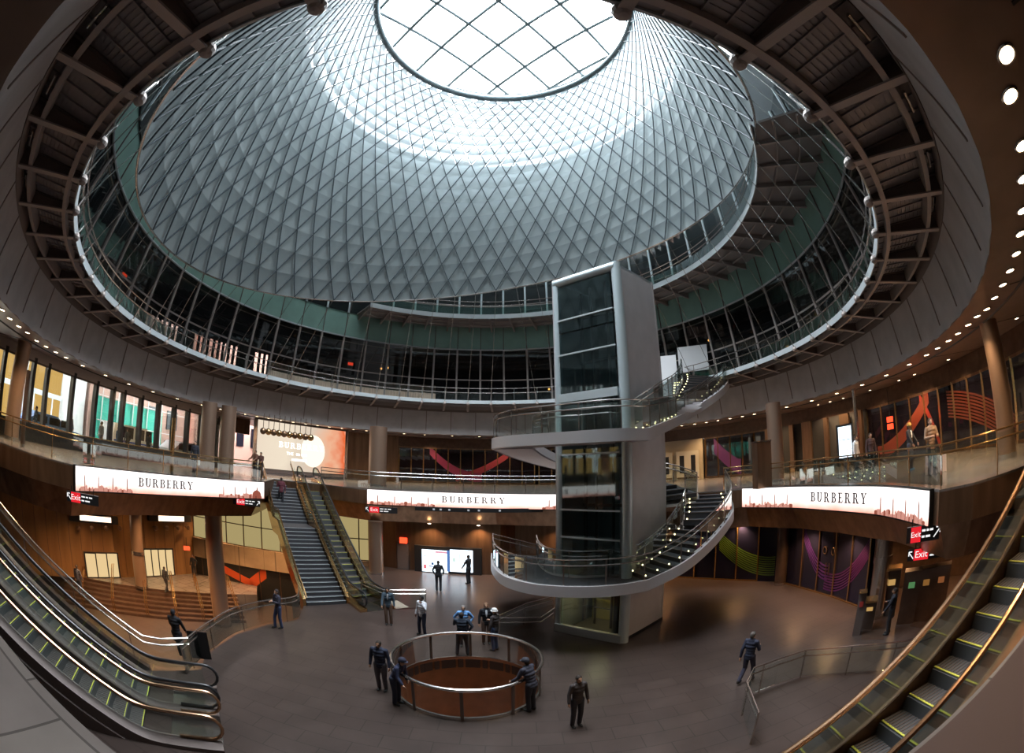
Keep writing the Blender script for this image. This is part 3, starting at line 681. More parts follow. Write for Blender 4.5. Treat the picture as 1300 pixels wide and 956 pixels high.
def setlv(ob, lv): at = ob.data.attributes.new('level', 'FLOAT', 'POINT'); at.data.foreach_set('value', [float(x) for x in lv])
for k, (c, q, lv) in enumerate(panels):
    n__ = (q[1] - q[3]).cross(q[2] - q[0]).normalized() * .012
    P = [v - no for v in q] + [v - no + n__ for v in q]
    if k in big:
        bb = MB(); bb.hexa(P); setlv(bb.build('reflector_panel', M['panel'], nt), lv)
    else: rest.hexa(P); rl += lv
o = rest.build('reflector_panels', M['panel'], nt); setlv(o, rl); o['kind'] = 'stuff'
# cables: 56 leaning each way
cab = MB(); cnt = 0
for fam in (1, -1):
    for i in range(NAZ):
        P = [net(i + fam * .5 * j, j) - no for j in range(ROWS + 1)]
        ins = []
        for p in P:
            q = p + no; c = Vector((C0[0], C0[1], q.z)); ins.append(p + (c - q).normalized() * .10)
        # a tail below the last panel down to the walkway tips
        a = 2 * PI * i / NAZ + A0; tail = pol(RI + .0, a, 6.45) - no
        bb = MB() if cnt < 99 else cab
        bb.tube(ins, .038, 4)
        if cnt < 99: bb.build('cable', M['cable'], nt)
        cnt += 1
o = cab.build('cables', M['cable'], nt); o['kind'] = 'stuff'
b = MB(); b.tube([net(i / 2, 0) - no for i in range(112)], .05, 6, True); b.build('rim_cable', M['stainless'], nt, True)
b = MB()
for i in range(NAZ):
    p = net(i, 0); v = Vector((p.x - C0[0], p.y - C0[1])); a = math.atan2(v.y, v.x); k = round((a - A0) / (2 * PI / NB)); q = pol(RI - .12, A0 + k * 2 * PI / NB, 6.4)
    f = q.lerp(p, .12); b.tube([q - no, f - no, f.lerp(p, .02) - no, p - no], [.03, .03, .015, .015], 5)
b.build('tie_rod', M['stainless'], nt)
# ---------------------------------------------------------------- lift tower
TA, TB, TC = Vector((1.7, 17.5, 0)), Vector((3.98, 15.45, 0)), Vector((6.22, 17.45, 0)); TD = TA + TC - TB; ZT = 9.4
tw = thing('lift_tower', 'tall pale free-standing lift tower with one glazed face', 'elevator', (3.95, 17.4, ZF))
to = Vector((3.95, 17.4, ZF)); H_ = ZT - ZF
def T(p, z): return Vector((p.x, p.y, z)) - to
e1 = (TB - TA).normalized(); n1 = Vector((e1.y, -e1.x, 0)); 
if n1.y > 0: n1 = -n1
e2 = (TC - TB).normalized(); n2 = Vector((e2.y, -e2.x, 0))
if n2.y > 0: n2 = -n2
def wall3(bb, a, c, z0, z1, th, nn, mi=0):
    bb.hexa([T(a, z0), T(c, z0), T(c - nn * th, z0), T(a - nn * th, z0), T(a, z1), T(c, z1), T(c - nn * th, z1), T(a - nn * th, z1)], mi)
b = MB(); wall3(b, TB + e2 * .12, TC, ZF, ZT, .12, n2); b.build('side_panel', M['tower'], tw)
b = MB(); wall3(b, TD, TC, ZF, ZT, .12, -n1); b.build('back_panel', M['tower'], tw)
b = MB(); wall3(b, TA, TD, ZF, ZT, .12, -n2); b.build('back_panel', M['tower'], tw)
b = MB(); b.hexa([T(TA, ZT - .1), T(TB, ZT - .1), T(TC, ZT - .1), T(TD, ZT - .1), T(TA, ZT), T(TB, ZT), T(TC, ZT), T(TD, ZT)]); b.build('roof', M['tower_frame'], tw)
b = MB(); W_ = (TB - TA).length
for p, r in ((TA + e1 * .14 - n1 * .12, .16), (TB - n1 * .16 - e1 * .02, .2)): b.tube([T(p, ZF), T(p, ZT)], r, 14)
b.tube([T(TA + e1 * .05 - n1 * .12, ZT - .16), T(TB - n1 * .12, ZT - .16)], .19, 12)
b.build('frame', M['tower_frame'], tw, True)
for z0, z1, k in ((ZF + .35, -.05, 0), (-.05, 4.45, 1), (4.45, 6.95, 2), (6.95, ZT - .4, 3)):
    b = MB(); wall3(b, TA + e1 * .3, TB - e1 * .25, z0 + .03, z1 - .03, .03, n1); b.build('glass_pane', M['glass_tower'], tw)
b = MB()
for z in (-2.7, -1.15, -.05, 2.1, 4.45, 6.95 - .9, 6.95 + .55): b.bar(T(TA + e1 * .25 + n1 * .02, z), T(TB - e1 * .2 + n1 * .02, z), .06, .06)
for z in (4.3, ): b.bar(T(TA + e1 * .25, z), T(TB - e1 * .2, z), .16, .3)
b.bar(T(TA + e1 * .05, ZF + .18), T(TB, ZF + .18), .2, .34)
b.build('transom', M['steel_light'], tw)
b = MB(); wall3(b, TB + n2 * .02, TC + n2 * .02, ZF, ZF + .14, .05, n2); b.build('skirting', M['black'], tw)
# guide rails, cables and the car standing at the bottom
b = MB()
for s in (.35, .5, 1.2, 2.1, 2.5):
    p = TA + e1 * s - n1 * (1.2 + .4 * math.sin(s * 5)); b.bar(T(p, ZF), T(p, ZT - .3), .09, .12)
for z in range(-4, 9, 2): b.bar(T(TA + e1 * .3 - n1 * 1.5, z), T(TA + e1 * 2.7 - n1 * 1.5, z), .1, .12)
b.build('guide_rail', M['steel_dark'], tw)
car = thing('lift_car', 'lit lift car with yellow-lit back wall and handrail standing at the concourse', 'elevator car', tuple(to))
b = MB(); wall3(b, TA + e1 * .7 - n1 * 1.7, TB - e1 * .6 - n1 * 1.7, ZF + .15, ZF + 2.4, .05, n1); b.build('back_wall', pbr('lift_wall_yellow_lit', (.62, .48, .16), .5), car)  # yellow light inside the car put into the back wall colour
b = MB(); wall3(b, TA + e1 * .62 - n1 * .25, TB - e1 * .52 - n1 * .25, ZF + .12, ZF + .2, 1.5, n1); b.build('car_floor', M['steel_dark'], car)
b = MB(); wall3(b, TA + e1 * .62 - n1 * .25, TB - e1 * .52 - n1 * .25, ZF + 2.4, ZF + 2.5, 1.5, n1); b.build('car_roof', M['steel_paint'], car)
b = MB(); b.bar(T(TA + e1 * .65 - n1 * 1.0, ZF + 1.0), T(TB - e1 * .6 - n1 * 1.0, ZF + 1.0), .05, .05); b.build('handrail', M['stainless'], car)
b = MB(); wall3(b, TB - e1 * .58 - n1 * .3, TB - e1 * .55 - n1 * .3, ZF + .15, ZF + 2.4, 1.4, n1); b.build('side_wall', M['steel_dark'], car)
lt = bpy.data.lights.new('lift_lamp', 'AREA'); lt.energy = 25; lt.color = (1, .8, .4); lt.size = .9; lo = bpy.data.objects.new('lift_lamp', lt); COL.objects.link(lo); q = (TA + TB) / 2 - n1 * 1.0; lo.location = (q.x, q.y, ZF + 2.35)
b = MB(); wall3(b, TA + e1 * .32 - n1 * .06, TA + e1 * .75 - n1 * .06, -1.95, -1.25, .02, n1); o = b.build('notice', pbr('pink_notice', (.55, .38, .33), .6), None); o.location = to; tag(o, 'pink paper notice taped inside the lift glass', 'notice')
# ---------------------------------------------------------------- railings
def balustrade(label, path, cat='railing', h=1.07, name='balustrade', posts=1.6, rails=(1.0, .8), rmat=None, glass=True, r=.026, z0=.08, gmat=None, ph=1.0, group=None):
    P = [Vector(p) for p in path]; o = thing(name, label, cat, tuple(P[0]), 0, group); og = P[0]; P = [p - og for p in P]
    rmat = rmat or M['stainless']
    for i, f in enumerate(rails):
        b = MB(); b.tube(up(P, h * f), r, 7); b.build('top_rail' if i == 0 else 'middle_rail', rmat, o, True)
    if glass:
        b = MB(); b.sweep([[(p.x, p.y, p.z + z0), (p.x + .01, p.y + .012, p.z + z0), (p.x + .01, p.y + .012, p.z + h * .93), (p.x, p.y, p.z + h * .93)] for p in P]); b.build('glass_panel', gmat or M['glass'], o)
    L = sum((P[i + 1] - P[i]).length for i in range(len(P) - 1)); n = max(1, int(L / posts))
    b = MB(); b.bar((0, 0, 0), (0, 0, h * ph), .045, .02); me = b.mesh('post', rmat)
    for p in resample(P, n):
        c = bpy.data.objects.new('post', me); COL.objects.link(c); c.parent = o; c.location = p
    return o
# ---------------------------------------------------------------- spiral stairs round the tower
def stair(name, label, outer, inner, n, thick, rimh, lights=True, under=True, zl=None):
    "outer, inner: matching 3-D polylines from the low end of the flight to its head"
    o = thing(name, label, 'stairs', tuple(outer[0])); og = Vector(outer[0])
    O = [Vector(p) - og for p in outer]; I = [Vector(p) - og for p in inner]
    return o, O, I
def flight(o, O, I, z0, z1, n, lights=True):
    Oq, Iq = resample(O, n), resample(I, n); dz = (z1 - z0) / n
    lm = MB(); lm.ball((0, 0, 0), .032, 4); lm = lm.mesh('step_light', M['steplight'])
    for k in range(n):
        a, c, d, e = Iq[k], Oq[k], Oq[k + 1], Iq[k + 1]; z = Oq[k + 1].z - O[0].z + z0; dz = max(.06, Oq[k + 1].z - Oq[k].z); b = MB()
        b.hexa([(a.x, a.y, z - dz - .02), (c.x, c.y, z - dz - .02), (d.x, d.y, z - dz - .02), (e.x, e.y, z - dz - .02), (a.x, a.y, z), (c.x, c.y, z), (d.x, d.y, z), (e.x, e.y, z)], 0)
        b.bar((a.x, a.y, z - .012), (c.x, c.y, z - .012), .035, .03, 1)
        b.build('step', [M['tread'], M['steel_dark']], o)
        if lights:
            for s in (.10, .86):
                p = a.lerp(c, s); c2 = bpy.data.objects.new('step_light', lm); COL.objects.link(c2); c2.parent = o; c2.location = (p.x, p.y, z + .03)
def band(o, P, z_hi, z_lo, mat, name, w=.07, sgn=1):
    b = MB(); fr = []
    for i, p in enumerate(P):
        t = (P[min(i + 1, len(P) - 1)] - P[max(i - 1, 0)]); t.z = 0; t.normalize(); nn = Vector((t.y, -t.x, 0)) * sgn * w
        fr.append([(p.x, p.y, p.z + z_lo), (p.x + nn.x, p.y + nn.y, p.z + z_lo + .03), (p.x + nn.x, p.y + nn.y, p.z + z_hi), (p.x, p.y, p.z + z_hi)])
    b.sweep(fr); return b.build(name, mat, o, True)
def surf(o, P, Q, dz, mat, name, th=.06):
    b = MB(); b.sweep([[(p.x, p.y, p.z + dz), (q.x, q.y, q.z + dz), (q.x, q.y, q.z + dz - th), (p.x, p.y, p.z + dz - th)] for p, q in zip(P, Q)]); return b.build(name, mat, o, True)
def stairset(name, label, land_o, land_i, fo, fi, ztop, zl, n, down_o, down_i, nd, zd, rlabel):
    o = thing(name, label, 'stairs', (land_o[-1].x, land_o[-1].y, zl)); og = Vector((land_o[-1].x, land_o[-1].y, zl))
    LO = [p - og for p in spline(land_o, 6)]; LI = [p - og for p in spline(land_i, 6)]
    LI = resample(LI, len(LO) - 1); surf(o, LO, LI, 0.0, M['tread'], 'landing', .05); surf(o, LO, LI, -.05, M['rim'], 'landing_soffit', .18)
    FO = [p - og for p in spline(fo, 6)]; FI = resample([p - og for p in spline(fi, 6)], len(FO) - 1)
    DO = [p - og for p in spline(down_o, 5)]; DI = resample([p - og for p in spline(down_i, 5)], len(DO) - 1)
    flight(o, FO, FI, 0, ztop - zl, n); flight(o, DO[::-1], DI[::-1], zd - zl, 0, nd, False)
    surf(o, FO, FI, -.22, M['rim'], 'flight_soffit', .1); surf(o, DO, DI, -.22, M['rim'], 'flight_soffit', .1)
    full_o = DO[::-1] + LO[1:] + FO[1:]
    band(o, full_o, .10, -.34, M['rim'], 'outer_stringer', .09); band(o, DI[::-1] + LI[1:] + FI[1:], .08, -.3, M['rim'], 'inner_stringer', .05, -1)
    g = [p + og for p in LO + FO[1:]]; gi = [p + og for p in LI + FI[1:]]
    balustrade(rlabel + ', outer side', resample(g, 40), posts=1.4, h=1.05)
    balustrade(rlabel + ', inner side by the tower', resample(gi, 36), posts=1.4, h=1.05)
    balustrade(rlabel + ', flight behind the tower', resample([p + og for p in DO], 24), posts=1.6, h=1.05)
    return o
cT = Vector((3.7, 17.4, 0))
def helix(R0, R1, a0, a1, z0, z1, n=10, c=cT): return [Vector((c.x + (R0 + (R1 - R0) * k / n) * math.cos(a0 + (a1 - a0) * k / n), c.y + (R0 + (R1 - R0) * k / n) * math.sin(a0 + (a1 - a0) * k / n), z0 + (z1 - z0) * k / n)) for k in range(n + 1)]
zl = -2.6
lo_ = [atz(x, y, zl - .28) for x, y in ((626, 712), (627, 726), (641, 742), (672, 752), (705, 756), (745, 757), (785, 754.5), (822, 748))]
for p in lo_: p.z = zl
def fitz(p0, pix, z0, z1, off):
    "lay a constant slope through the bearings, height growing with the length walked"
    zz_ = [z0 + (z1 - z0) * (i + 1) / len(pix) for i in range(len(pix))]
    for _ in range(12):
        P = [p0] + [atz(x, y, z + off) for (x, y, _q), z in zip(pix, zz_)]; L = [0]
        for i in range(1, len(P)): L.append(L[-1] + (P[i].xy - P[i - 1].xy).length)
        zz_ = [.5 * a + .5 * (z0 + (z1 - z0) * l / L[-1]) for a, l in zip(zz_, L[1:])]
    return [p0] + [Vector((*p.xy, z)) for p, z in zip(P[1:], zz_)]
fo_ = fitz(lo_[-1], ((865, 727, -2.05), (898, 700, -1.3), (922, 672, -.7), (929, 650, -.3), (921, 634, 0)), zl, 0, -.28)
li_ = [atz(x, y, zl) for x, y in ((681, 707), (684, 718), (697, 728.6), (722, 733), (746, 733.6), (801, 730))]
fi_ = fitz(li_[-1], ((835, 706, -2.0), (860, 675, -1.15), (869, 648, -.5), (870, 629, 0)), zl, 0, 0)
R0 = (lo_[0] - cT); R0.z = 0; a_s = math.atan2(R0.y, R0.x); Ri = (li_[0] - cT); Ri.z = 0; a_i = math.atan2(Ri.y, Ri.x)
stairset('spiral_stairs', 'lower curved stair with lit steps joining the concourse to the street level', lo_, li_, fo_, fi_, 0, zl, 15,
    helix(R0.length, 4.2, a_s, a_s - 1.55, zl, ZF), helix(Ri.length, 2.9, a_i, a_i - 1.45, zl, ZF), 15, ZF, 'glass balustrade of the lower spiral stair')
zu = 2.72
lo2 = [Vector((*atz(x, y, zu + .1)[:2], zu)) for x, y in ((623, 560), (629, 556), (648.5, 553), (676, 551), (708, 549), (750, 546), (788.5, 543.7), (821, 543.5))]
lo2[0] = lo2[1] + (lo2[1] - lo2[2]) * .2 + Vector((0, 1.0, 0))
fo2 = [lo2[-1]] + [Vector((*atz(x, y, z + .1)[:2], z)) for x, y, z in ((869, 523.5, 3.75), (909.6, 498, 5.0), (923, 484, 6.0), (921, 479, 6.5))]
li2 = [p + (cT - Vector((p.x, p.y, 0))).normalized() * 1.75 for p in lo2]
fi2 = [li2[-1]] + [Vector((*atz(x, y, z)[:2], z)) for x, y, z in ((836, 522, 3.6), (860, 499, 5.0), (867, 482, 6.0), (866, 478, 6.5))]
R0 = (lo2[0] - cT); R0.z = 0; a_s = math.atan2(R0.y, R0.x); 
stairset('spiral_stairs', 'upper curved stair with lit steps from the saucer shaped landing up to the gallery', lo2, li2, fo2, fi2, 6.5, zu, 22,
    helix(R0.length, 4.3, a_s, a_s - 2.6, zu, .0), helix(R0.length - 1.75, 2.7, a_s, a_s - 2.6, zu, 0), 16, 0.0, 'glass balustrade of the upper spiral stair')
# bridge from the head of the upper stair to the ring walkway, with white panels
hA, hB = fo2[-1], fi2[-1]; out = ((hA + hB) / 2 - Vector((C0[0], C0[1], 6.5))); out.z = 0; out.normalize(); tang = (hA - hB).normalized()
br = thing('bridge', 'short pale bridge joining the upper stair to the gallery walkway', 'bridge', tuple((hA + hB) / 2)); m0 = (hA + hB) / 2
ex_ = out * 2.4
b = MB(); P = [hA - m0, hB - m0, hB - m0 + ex_ , hA - m0 + ex_]; b.hexa([p + Vector((0, 0, -.35)) for p in P] + P); b.build('deck', M['rim'], br)
for (x0, y0, x1, y1, z_) in ((862.5, 441, 900.5, 473, 0), (842, 452, 862, 505, 0)):
    D = math.hypot(m0.x, m0.y) + (1.3 if x0 > 850 else .4); A_, B_ = atr(x0, y1, D), atr(x1, y1, D); zt = atr(x0, y0, D).z; zb = A_.z
    b = MB(); nn = Vector((A_.y - B_.y, B_.x - A_.x, 0)).normalized() * .08
    b.hexa([Vector((A_.x, A_.y, zb)), Vector((B_.x, B_.y, zb)), Vector((B_.x, B_.y, zb)) + nn, Vector((A_.x, A_.y, zb)) + nn, Vector((A_.x, A_.y, zt)), Vector((B_.x, B_.y, zt)), Vector((B_.x, B_.y, zt)) + nn, Vector((A_.x, A_.y, zt)) + nn])
    for i in range(len(b.v)): b.v[i] = tuple(Vector(b.v[i]) - m0)
    b.build('white_panel', M['white_paint'], br)
# ---------------------------------------------------------------- balustrades on the street level and concourse
def P2(L, z=0): return [Vector((x, y, z)) for x, y in L]
def inset(L, d):
    out_ = []
    for i, p in enumerate(L):
        a, c = Vector(L[max(i - 1, 0)]), Vector(L[min(i + 1, len(L) - 1)]); t = (c - a).normalized(); nn = Vector((t.y, -t.x))
        if nn.dot(Vector(C0) - Vector(p)) > 0: nn = -nn
        out_.append((p[0] + nn.x * d, p[1] + nn.y * d))
    return out_
LP = [(-21.5, 5.6), (-18.4, 6.9), (-16.5, 7.9)] + BL
balustrade('long glass balustrade above the left banner with two bronze rails', spline(P2(inset(LP, .12)), 6), rmat=M['gold'], posts=2.0)
balustrade('glass balustrade above the centre banner', spline(P2(inset([(-12.0, 26.3)] + BC + [(STL.x - 1.2, STL.y + .8)], .12)), 5), posts=1.8)
balustrade('glass balustrade above the right banner sweeping up to the far right', spline(P2(inset([(STR.x + .1, STR.y + .4)] + BR + [(9.95, 6.5), (10.6, 5.6), (11.7, 4.7), (12.7, 4.0)], .12)), 5), rmat=M['gold'], posts=2.0)
EG = [Vector((*e, ZF)) for e in EDGE]
balustrade('curved railing along the edge of the sunken hall beside the stairs', spline([EG[0] + Vector((-.1, -.6, 0))] + EG[1:] + [Vector((STB[0].x - .3, STB[0].y - .3, ZF))], 5), posts=2.2)
b = MB(); p = atz(256, 836, ZF); b.box((p.x, p.y, ZF + .5), (.7, .06, 1.0), .7); o = b.build('end_panel', M['black']); tag(o, 'black end panel of the railing at the corner of the sunken hall', 'panel')
q = [atz(x, y, ZF + 1.0) for x, y in ((948, 866), (957, 848), (990, 836), (1023, 825), (1085, 820), (1150, 814), (1190, 800))]
for p in q: p.z = ZF
balustrade('low glass railing on the concourse at the lower right', [q[0] + Vector((-.5, -1.6, 0))] + q, h=1.0, posts=1.3)
q = [atz(x, y, ZF + 1.0) for x, y in ((540, 749), (515, 749), (487, 749))]
for p in q: p.z = ZF
balustrade('short stainless railing near the foot of the escalator', q + [q[-1] + Vector((-1.5, 1.2, 0))], h=1.0)
q = [atz(x, y, ZF + 1.0) for x, y in ((634, 784), (686, 784), (704, 772))]; q2 = [atz(x, y, ZF + 1.0) for x, y in ((634, 781), (668, 766), (702, 757))]
for p in q + q2: p.z = ZF
balustrade('thin railing at the foot of the spiral stair, nearer side', q, h=1.0, glass=False); balustrade('thin railing at the foot of the spiral stair, farther side', q2, h=1.0, glass=True)
# rail and parapet that follow the left escalators
# ---------------------------------------------------------------- round well in the concourse floor
wl_ = thing('floor_well', 'round opening in the concourse floor with a rust coloured lining and glass railing', 'railing', (RC[0], RC[1], ZF))
cir = lambda R, z, n=64: [Vector((R * math.cos(2 * PI * k / n), R * math.sin(2 * PI * k / n), z)) for k in range(n)]
b = MB(); b.grid([cir(RR, 0), cir(RR, -3.2)], closed=True); b.build('lining', pbr('rust_lining', (.22, .085, .035), .55, 0, .15, 2), wl_, True)
b = MB(); b.grid([cir(.01, -3.2), cir(RR, -3.2)], closed=True); b.build('well_floor', pbr('rust_floor', (.3, .12, .05), .5), wl_)
b = MB(); b.sweep([[(p.x * f, p.y * f, z) for f, z in ((1.0, -.3), (1.03, -.3), (1.03, .12), (1.0, .12))] for p in cir(RR, 0)], True); b.build('curb', M['stainless'], wl_, True)
b = MB(); b.grid([cir(RR * 1.01, .1), cir(RR * 1.02, 1.0)], closed=True); b.build('glass_panel', M['glass'], wl_, True)
b = MB(); b.tube(cir(RR * 1.03, 1.07), .05, 8, True); b.build('top_rail', M['stainless'], wl_, True)
pm = MB(); pm.bar((RR * 1.03, 0, 0), (RR * 1.03, 0, 1.05), .03, .09, up=(0, 1, 0)); pm = pm.mesh('post', M['steel_dark'])
for k in range(10): o = bpy.data.objects.new('post', pm); COL.objects.link(o); o.parent = wl_; o.rotation_euler = (0, 0, .35 + 2 * PI * k / 10)
# ---------------------------------------------------------------- escalators
def escalator(label, base, ang, rise, width=1.0, nstep=None, balm=None, group=None, hr=.95, shift_out=.0, slope=30, mirror_gold=False, hm=None):
    "base: middle of the lower comb; ang: bearing of ascent"
    o = thing('escalator', label, 'escalator', tuple(base), ang, group); tn = math.tan(math.radians(slope)); run = rise / tn
    lead = 1.1; prof = [(-1.3, 0), (lead * .3, .02), (lead * .9, .16 * lead * tn), (lead + .6, .6 * tn + .08)]
    z = lambda x: 0 if x < .2 else min(rise, max(0, (x - .2) ** 2 * .36 if x < 1.0 else (x - .6) * tn))
    X1 = .6 + run; zz = lambda x: rise - max(0, (X1 + .4 - x)) ** 2 * .36 if X1 - .4 < x < X1 + .4 else (rise if x >= X1 + .4 else z(x))
    xs = [-1.3, -.6, 0, .2, .4, .6, .8, 1.0] + [1.0 + (X1 - 1.4) * k / 8 for k in range(1, 9)] + [X1 - .2, X1, X1 + .2, X1 + .4, X1 + 1.3]
    h = width / 2 + .08
    b = MB(); b.sweep([[(x, -h - .35, zz(x) - (.05 if x < 0 else min(.95, .05 + x * .6))), (x, h + .35, zz(x) - (.05 if x < 0 else min(.95, .05 + x * .6))), (x, h + .35, zz(x) - (.02 if x < .3 else .32)), (x, -h - .35, zz(x) - (.02 if x < .3 else .32))] for x in xs]); b.build('truss', balm or M['bronze'], o)
    sm = MB(); D = .4; R = D * tn
    sm.box((D / 2, 0, 0), (D, width, .04), mi=0); sm.box((D - .01, 0, R / 2), (.03, width, R), mi=0); sm.box((.015, 0, .022), (.03, width, .012), mi=1)
    for q in range(-7, 8): sm.box((D / 2, q * width / 15.5, .024), (D - .04, .02, .012), mi=2)
    sm = sm.mesh('step', [M['step_metal'], M['yellow'], M['steel_dark']])
    for k in range(int(run / D)):
        x = .7 + k * D; c = bpy.data.objects.new('step', sm); COL.objects.link(c); c.parent = o; c.location = (x, 0, zz(x) + .03)
    b = MB(); b.box((-.65, 0, .012), (1.3, width + .7, .02)); b.box((X1 + .85, 0, rise + .012), (.9, width + .7, .02)); b.build('comb_plate', M['stainless'], o)
    for s in (-1, 1):
        y = s * h
        b = MB(); b.sweep([[(x, y - .04 * s, zz(x) - .28), (x, y + .3 * s, zz(x) - .3), (x, y + .3 * s, zz(x) + .12), (x, y - .04 * s, zz(x) + .2)] for x in xs]); b.build('skirt', balm or M['bronze'], o, True)
        b = MB(); b.sweep([[(x, y - .006, zz(x) + .18), (x, y + .006, zz(x) + .18), (x, y + .006, zz(x) + hr - .03), (x, y - .006, zz(x) + hr - .03)] for x in [-1.0] + xs[1:-1] + [X1 + 1.0]]); b.build('glass_panel', M['glass'], o)
        top = [(x, y, zz(x) + hr) for x in xs[1:-1]]; r = (hr - .25) / 2
        nl = [(-.6 - .45 + -.0 - math.sin(a) * r, y, hr - r + math.cos(a) * r) for a in [PI * q / 8 for q in range(9)]]
        nu = [(X1 + .6 + math.sin(a) * r, y, rise + hr - r + math.cos(a) * r) for a in [PI * q / 8 for q in range(9)]]
        b = MB(); b.tube([(-.3, y, .25), *nl[::-1], *top, *nu, (X1 + .3, y, rise + .25)], .045, 8); b.build('handrail', hm or M['rubber'], o, True)
        b = MB(); b.tube([(p[0], p[1], p[2] - .065) for p in top], .028, 6); b.build('rail_track', M['stainless'] if not mirror_gold else M['gold'], o, True)
    return o
u216 = math.radians(216)
def latbase(a_px, z, lat=0):
    return a_px
la = Vector((-math.sin(u216), math.cos(u216), 0)); ud = Vector((math.cos(u216), math.sin(u216), 0))
# two units side by side on the left; centre lines found from their handrails
def unit(lat, along): 
    p = la * lat + ud * along; return Vector((p.x, p.y, ZF))
base_along = Vector((-8.0, 7.9, 0)).dot(ud) + .75
escalator('left escalator farther from the viewer, beside the sloping handrails', unit(-10.85, base_along - .2), u216, -ZF, 1.0, balm=M['steel_dark'])
escalator('left escalator nearest the viewer at the bottom left corner', unit(-9.35, base_along - .2), u216, -ZF, 1.0, balm=M['steel_dark'], hm=M['rail_orange_lit'])
RLp = unit(-12.55, base_along + .1)
pr = [RLp + Vector((0, 0, 0)), RLp + ud * .6, RLp + ud * 9.8 + Vector((0, 0, 5.3)), RLp + ud * 12 + Vector((0, 0, 5.3))]
balustrade('sloping stainless handrails beside the left escalators', [EG[0] + Vector((-.2, -.1, 0))] + pr, glass=True, posts=1.8, r=.03)
b = MB(); b.sweep([[p + la * .1, p - la * .1, p - la * .1 - Vector((0, 0, .6)), p + la * .1 - Vector((0, 0, .6))] for p in pr[1:]]); o = b.build('sloping_stringer', M['bronze_dark']); tag(o, 'dark sloping stringer under the handrails at left', 'stringer')
rb = math.radians(352)
rt = Vector((8.6, 1.9, 0)); rd = Vector((math.cos(rb), math.sin(rb), 0)); base_r = rt - rd * (9.18 + 1.6)
escalator('right foreground escalator with metal handrails coloured with an orange glint', Vector((base_r.x, base_r.y, ZF)), rb, -ZF, 1.0, balm=M['bronze'], mirror_gold=True, hm=M['rail_orange_lit'])
# centre: fixed stair and escalator side by side
tl_, trr = atr(335.7, 602, 29.6), atr(389, 605, 30.0)
cb0, cb1 = atz(390, 769, ZF), atz(477, 774, ZF)
cd_ = (tl_ - cb0); cd_.z = 0; cL = cd_.length; cd_.normalize(); ca = math.atan2(cd_.y, cd_.x); cl = Vector((math.sin(ca), -math.cos(ca), 0))
eb = cb0 + cl * 2.95 - cd_ * .1; eb.z = ZF
escalator('escalator with golden sides climbing to the street level left of centre', eb, ca, -ZF, 1.0, balm=M['gold'], mirror_gold=True, slope=math.degrees(math.atan(5.3 / (cL - 1.1))))
cs = thing('staircase', 'fixed dark stair with a mid landing beside the golden escalator', 'stairs', (cb0.x, cb0.y, ZF), ca); ns = 32; LD = 1.4; tr_ = (cL - LD) / ns; wdt = 1.95; zz_ = 0
for k in range(ns):
    x = k * tr_ + (LD if k >= 18 else 0); z_ = 5.3 / ns * (k + 1)
    b = MB(); b.box((x + (tr_ + (LD if k == 17 else 0)) / 2, -wdt / 2, z_ - .1), (tr_ + (LD if k == 17 else 0), wdt, .2), mi=0); b.box((x + .02, -wdt / 2, z_ + .004), (.04, wdt, .012), mi=1); b.build('step', [M['tread'], M['steel_light']], cs)
def zst(x): return 5.3 / ns * (x / tr_) if x < 18 * tr_ else (5.3 / ns * 18 if x < 18 * tr_ + LD else 5.3 / ns * ((x - LD) / tr_))
xs = [0, 18 * tr_, 18 * tr_ + LD, cL]
for y in (.12, -wdt - .1):
    b = MB(); b.sweep([[(x, y - .07, zst(x) - .5), (x, y + .07, zst(x) - .5), (x, y + .07, zst(x) + .35), (x, y - .07, zst(x) + .35)] for x in xs]); b.build('side_panel', M['gold'], cs)
    for hh in (.95, .8): b = MB(); b.tube([(x, y * .92, zst(x) + hh) for x in [-.4] + xs + [cL + .4]], .024, 6); b.build('handrail', M['gold'], cs, True)
    b = MB(); b.sweep([[(x, y - .005, zst(x) + .3), (x, y + .005, zst(x) + .3), (x, y + .005, zst(x) + .9), (x, y - .005, zst(x) + .9)] for x in xs]); b.build('glass_panel', M['glass'], cs)
b = MB(); b.sweep([[(x, .1, zst(x) - .5), (x, -wdt - .1, zst(x) - .5), (x, -wdt - .1, zst(x) - .2), (x, .1, zst(x) - .2)] for x in xs]); b.build('soffit', M['bronze'], cs)
b = MB(); q = [eb - cd_ * 1.3 - cl * .8, eb - cd_ * 1.3 + cl * 1.6, eb - cd_ * .1 + cl * 1.6, eb - cd_ * .1 - cl * .8]; b.slab([(p.x, p.y) for p in q], [], ZF, ZF + .008); o = b.build('landing_mat', pbr('pale_landing_plate', (.42, .34, .28), .4)); tag(o, 'pale floor plate at the foot of the golden escalator', 'floor plate')

b = MB(); b.slab([(1.2, -2.5), (8.6, -2.5), (8.6, .95), (1.2, .95)], [], .0, .03); o = b.build('ledge', pbr('ledge_brown', (.045, .022, .014), .8)); tag(o, 'flat dark bronze ledge beside the right escalator', 'ledge')
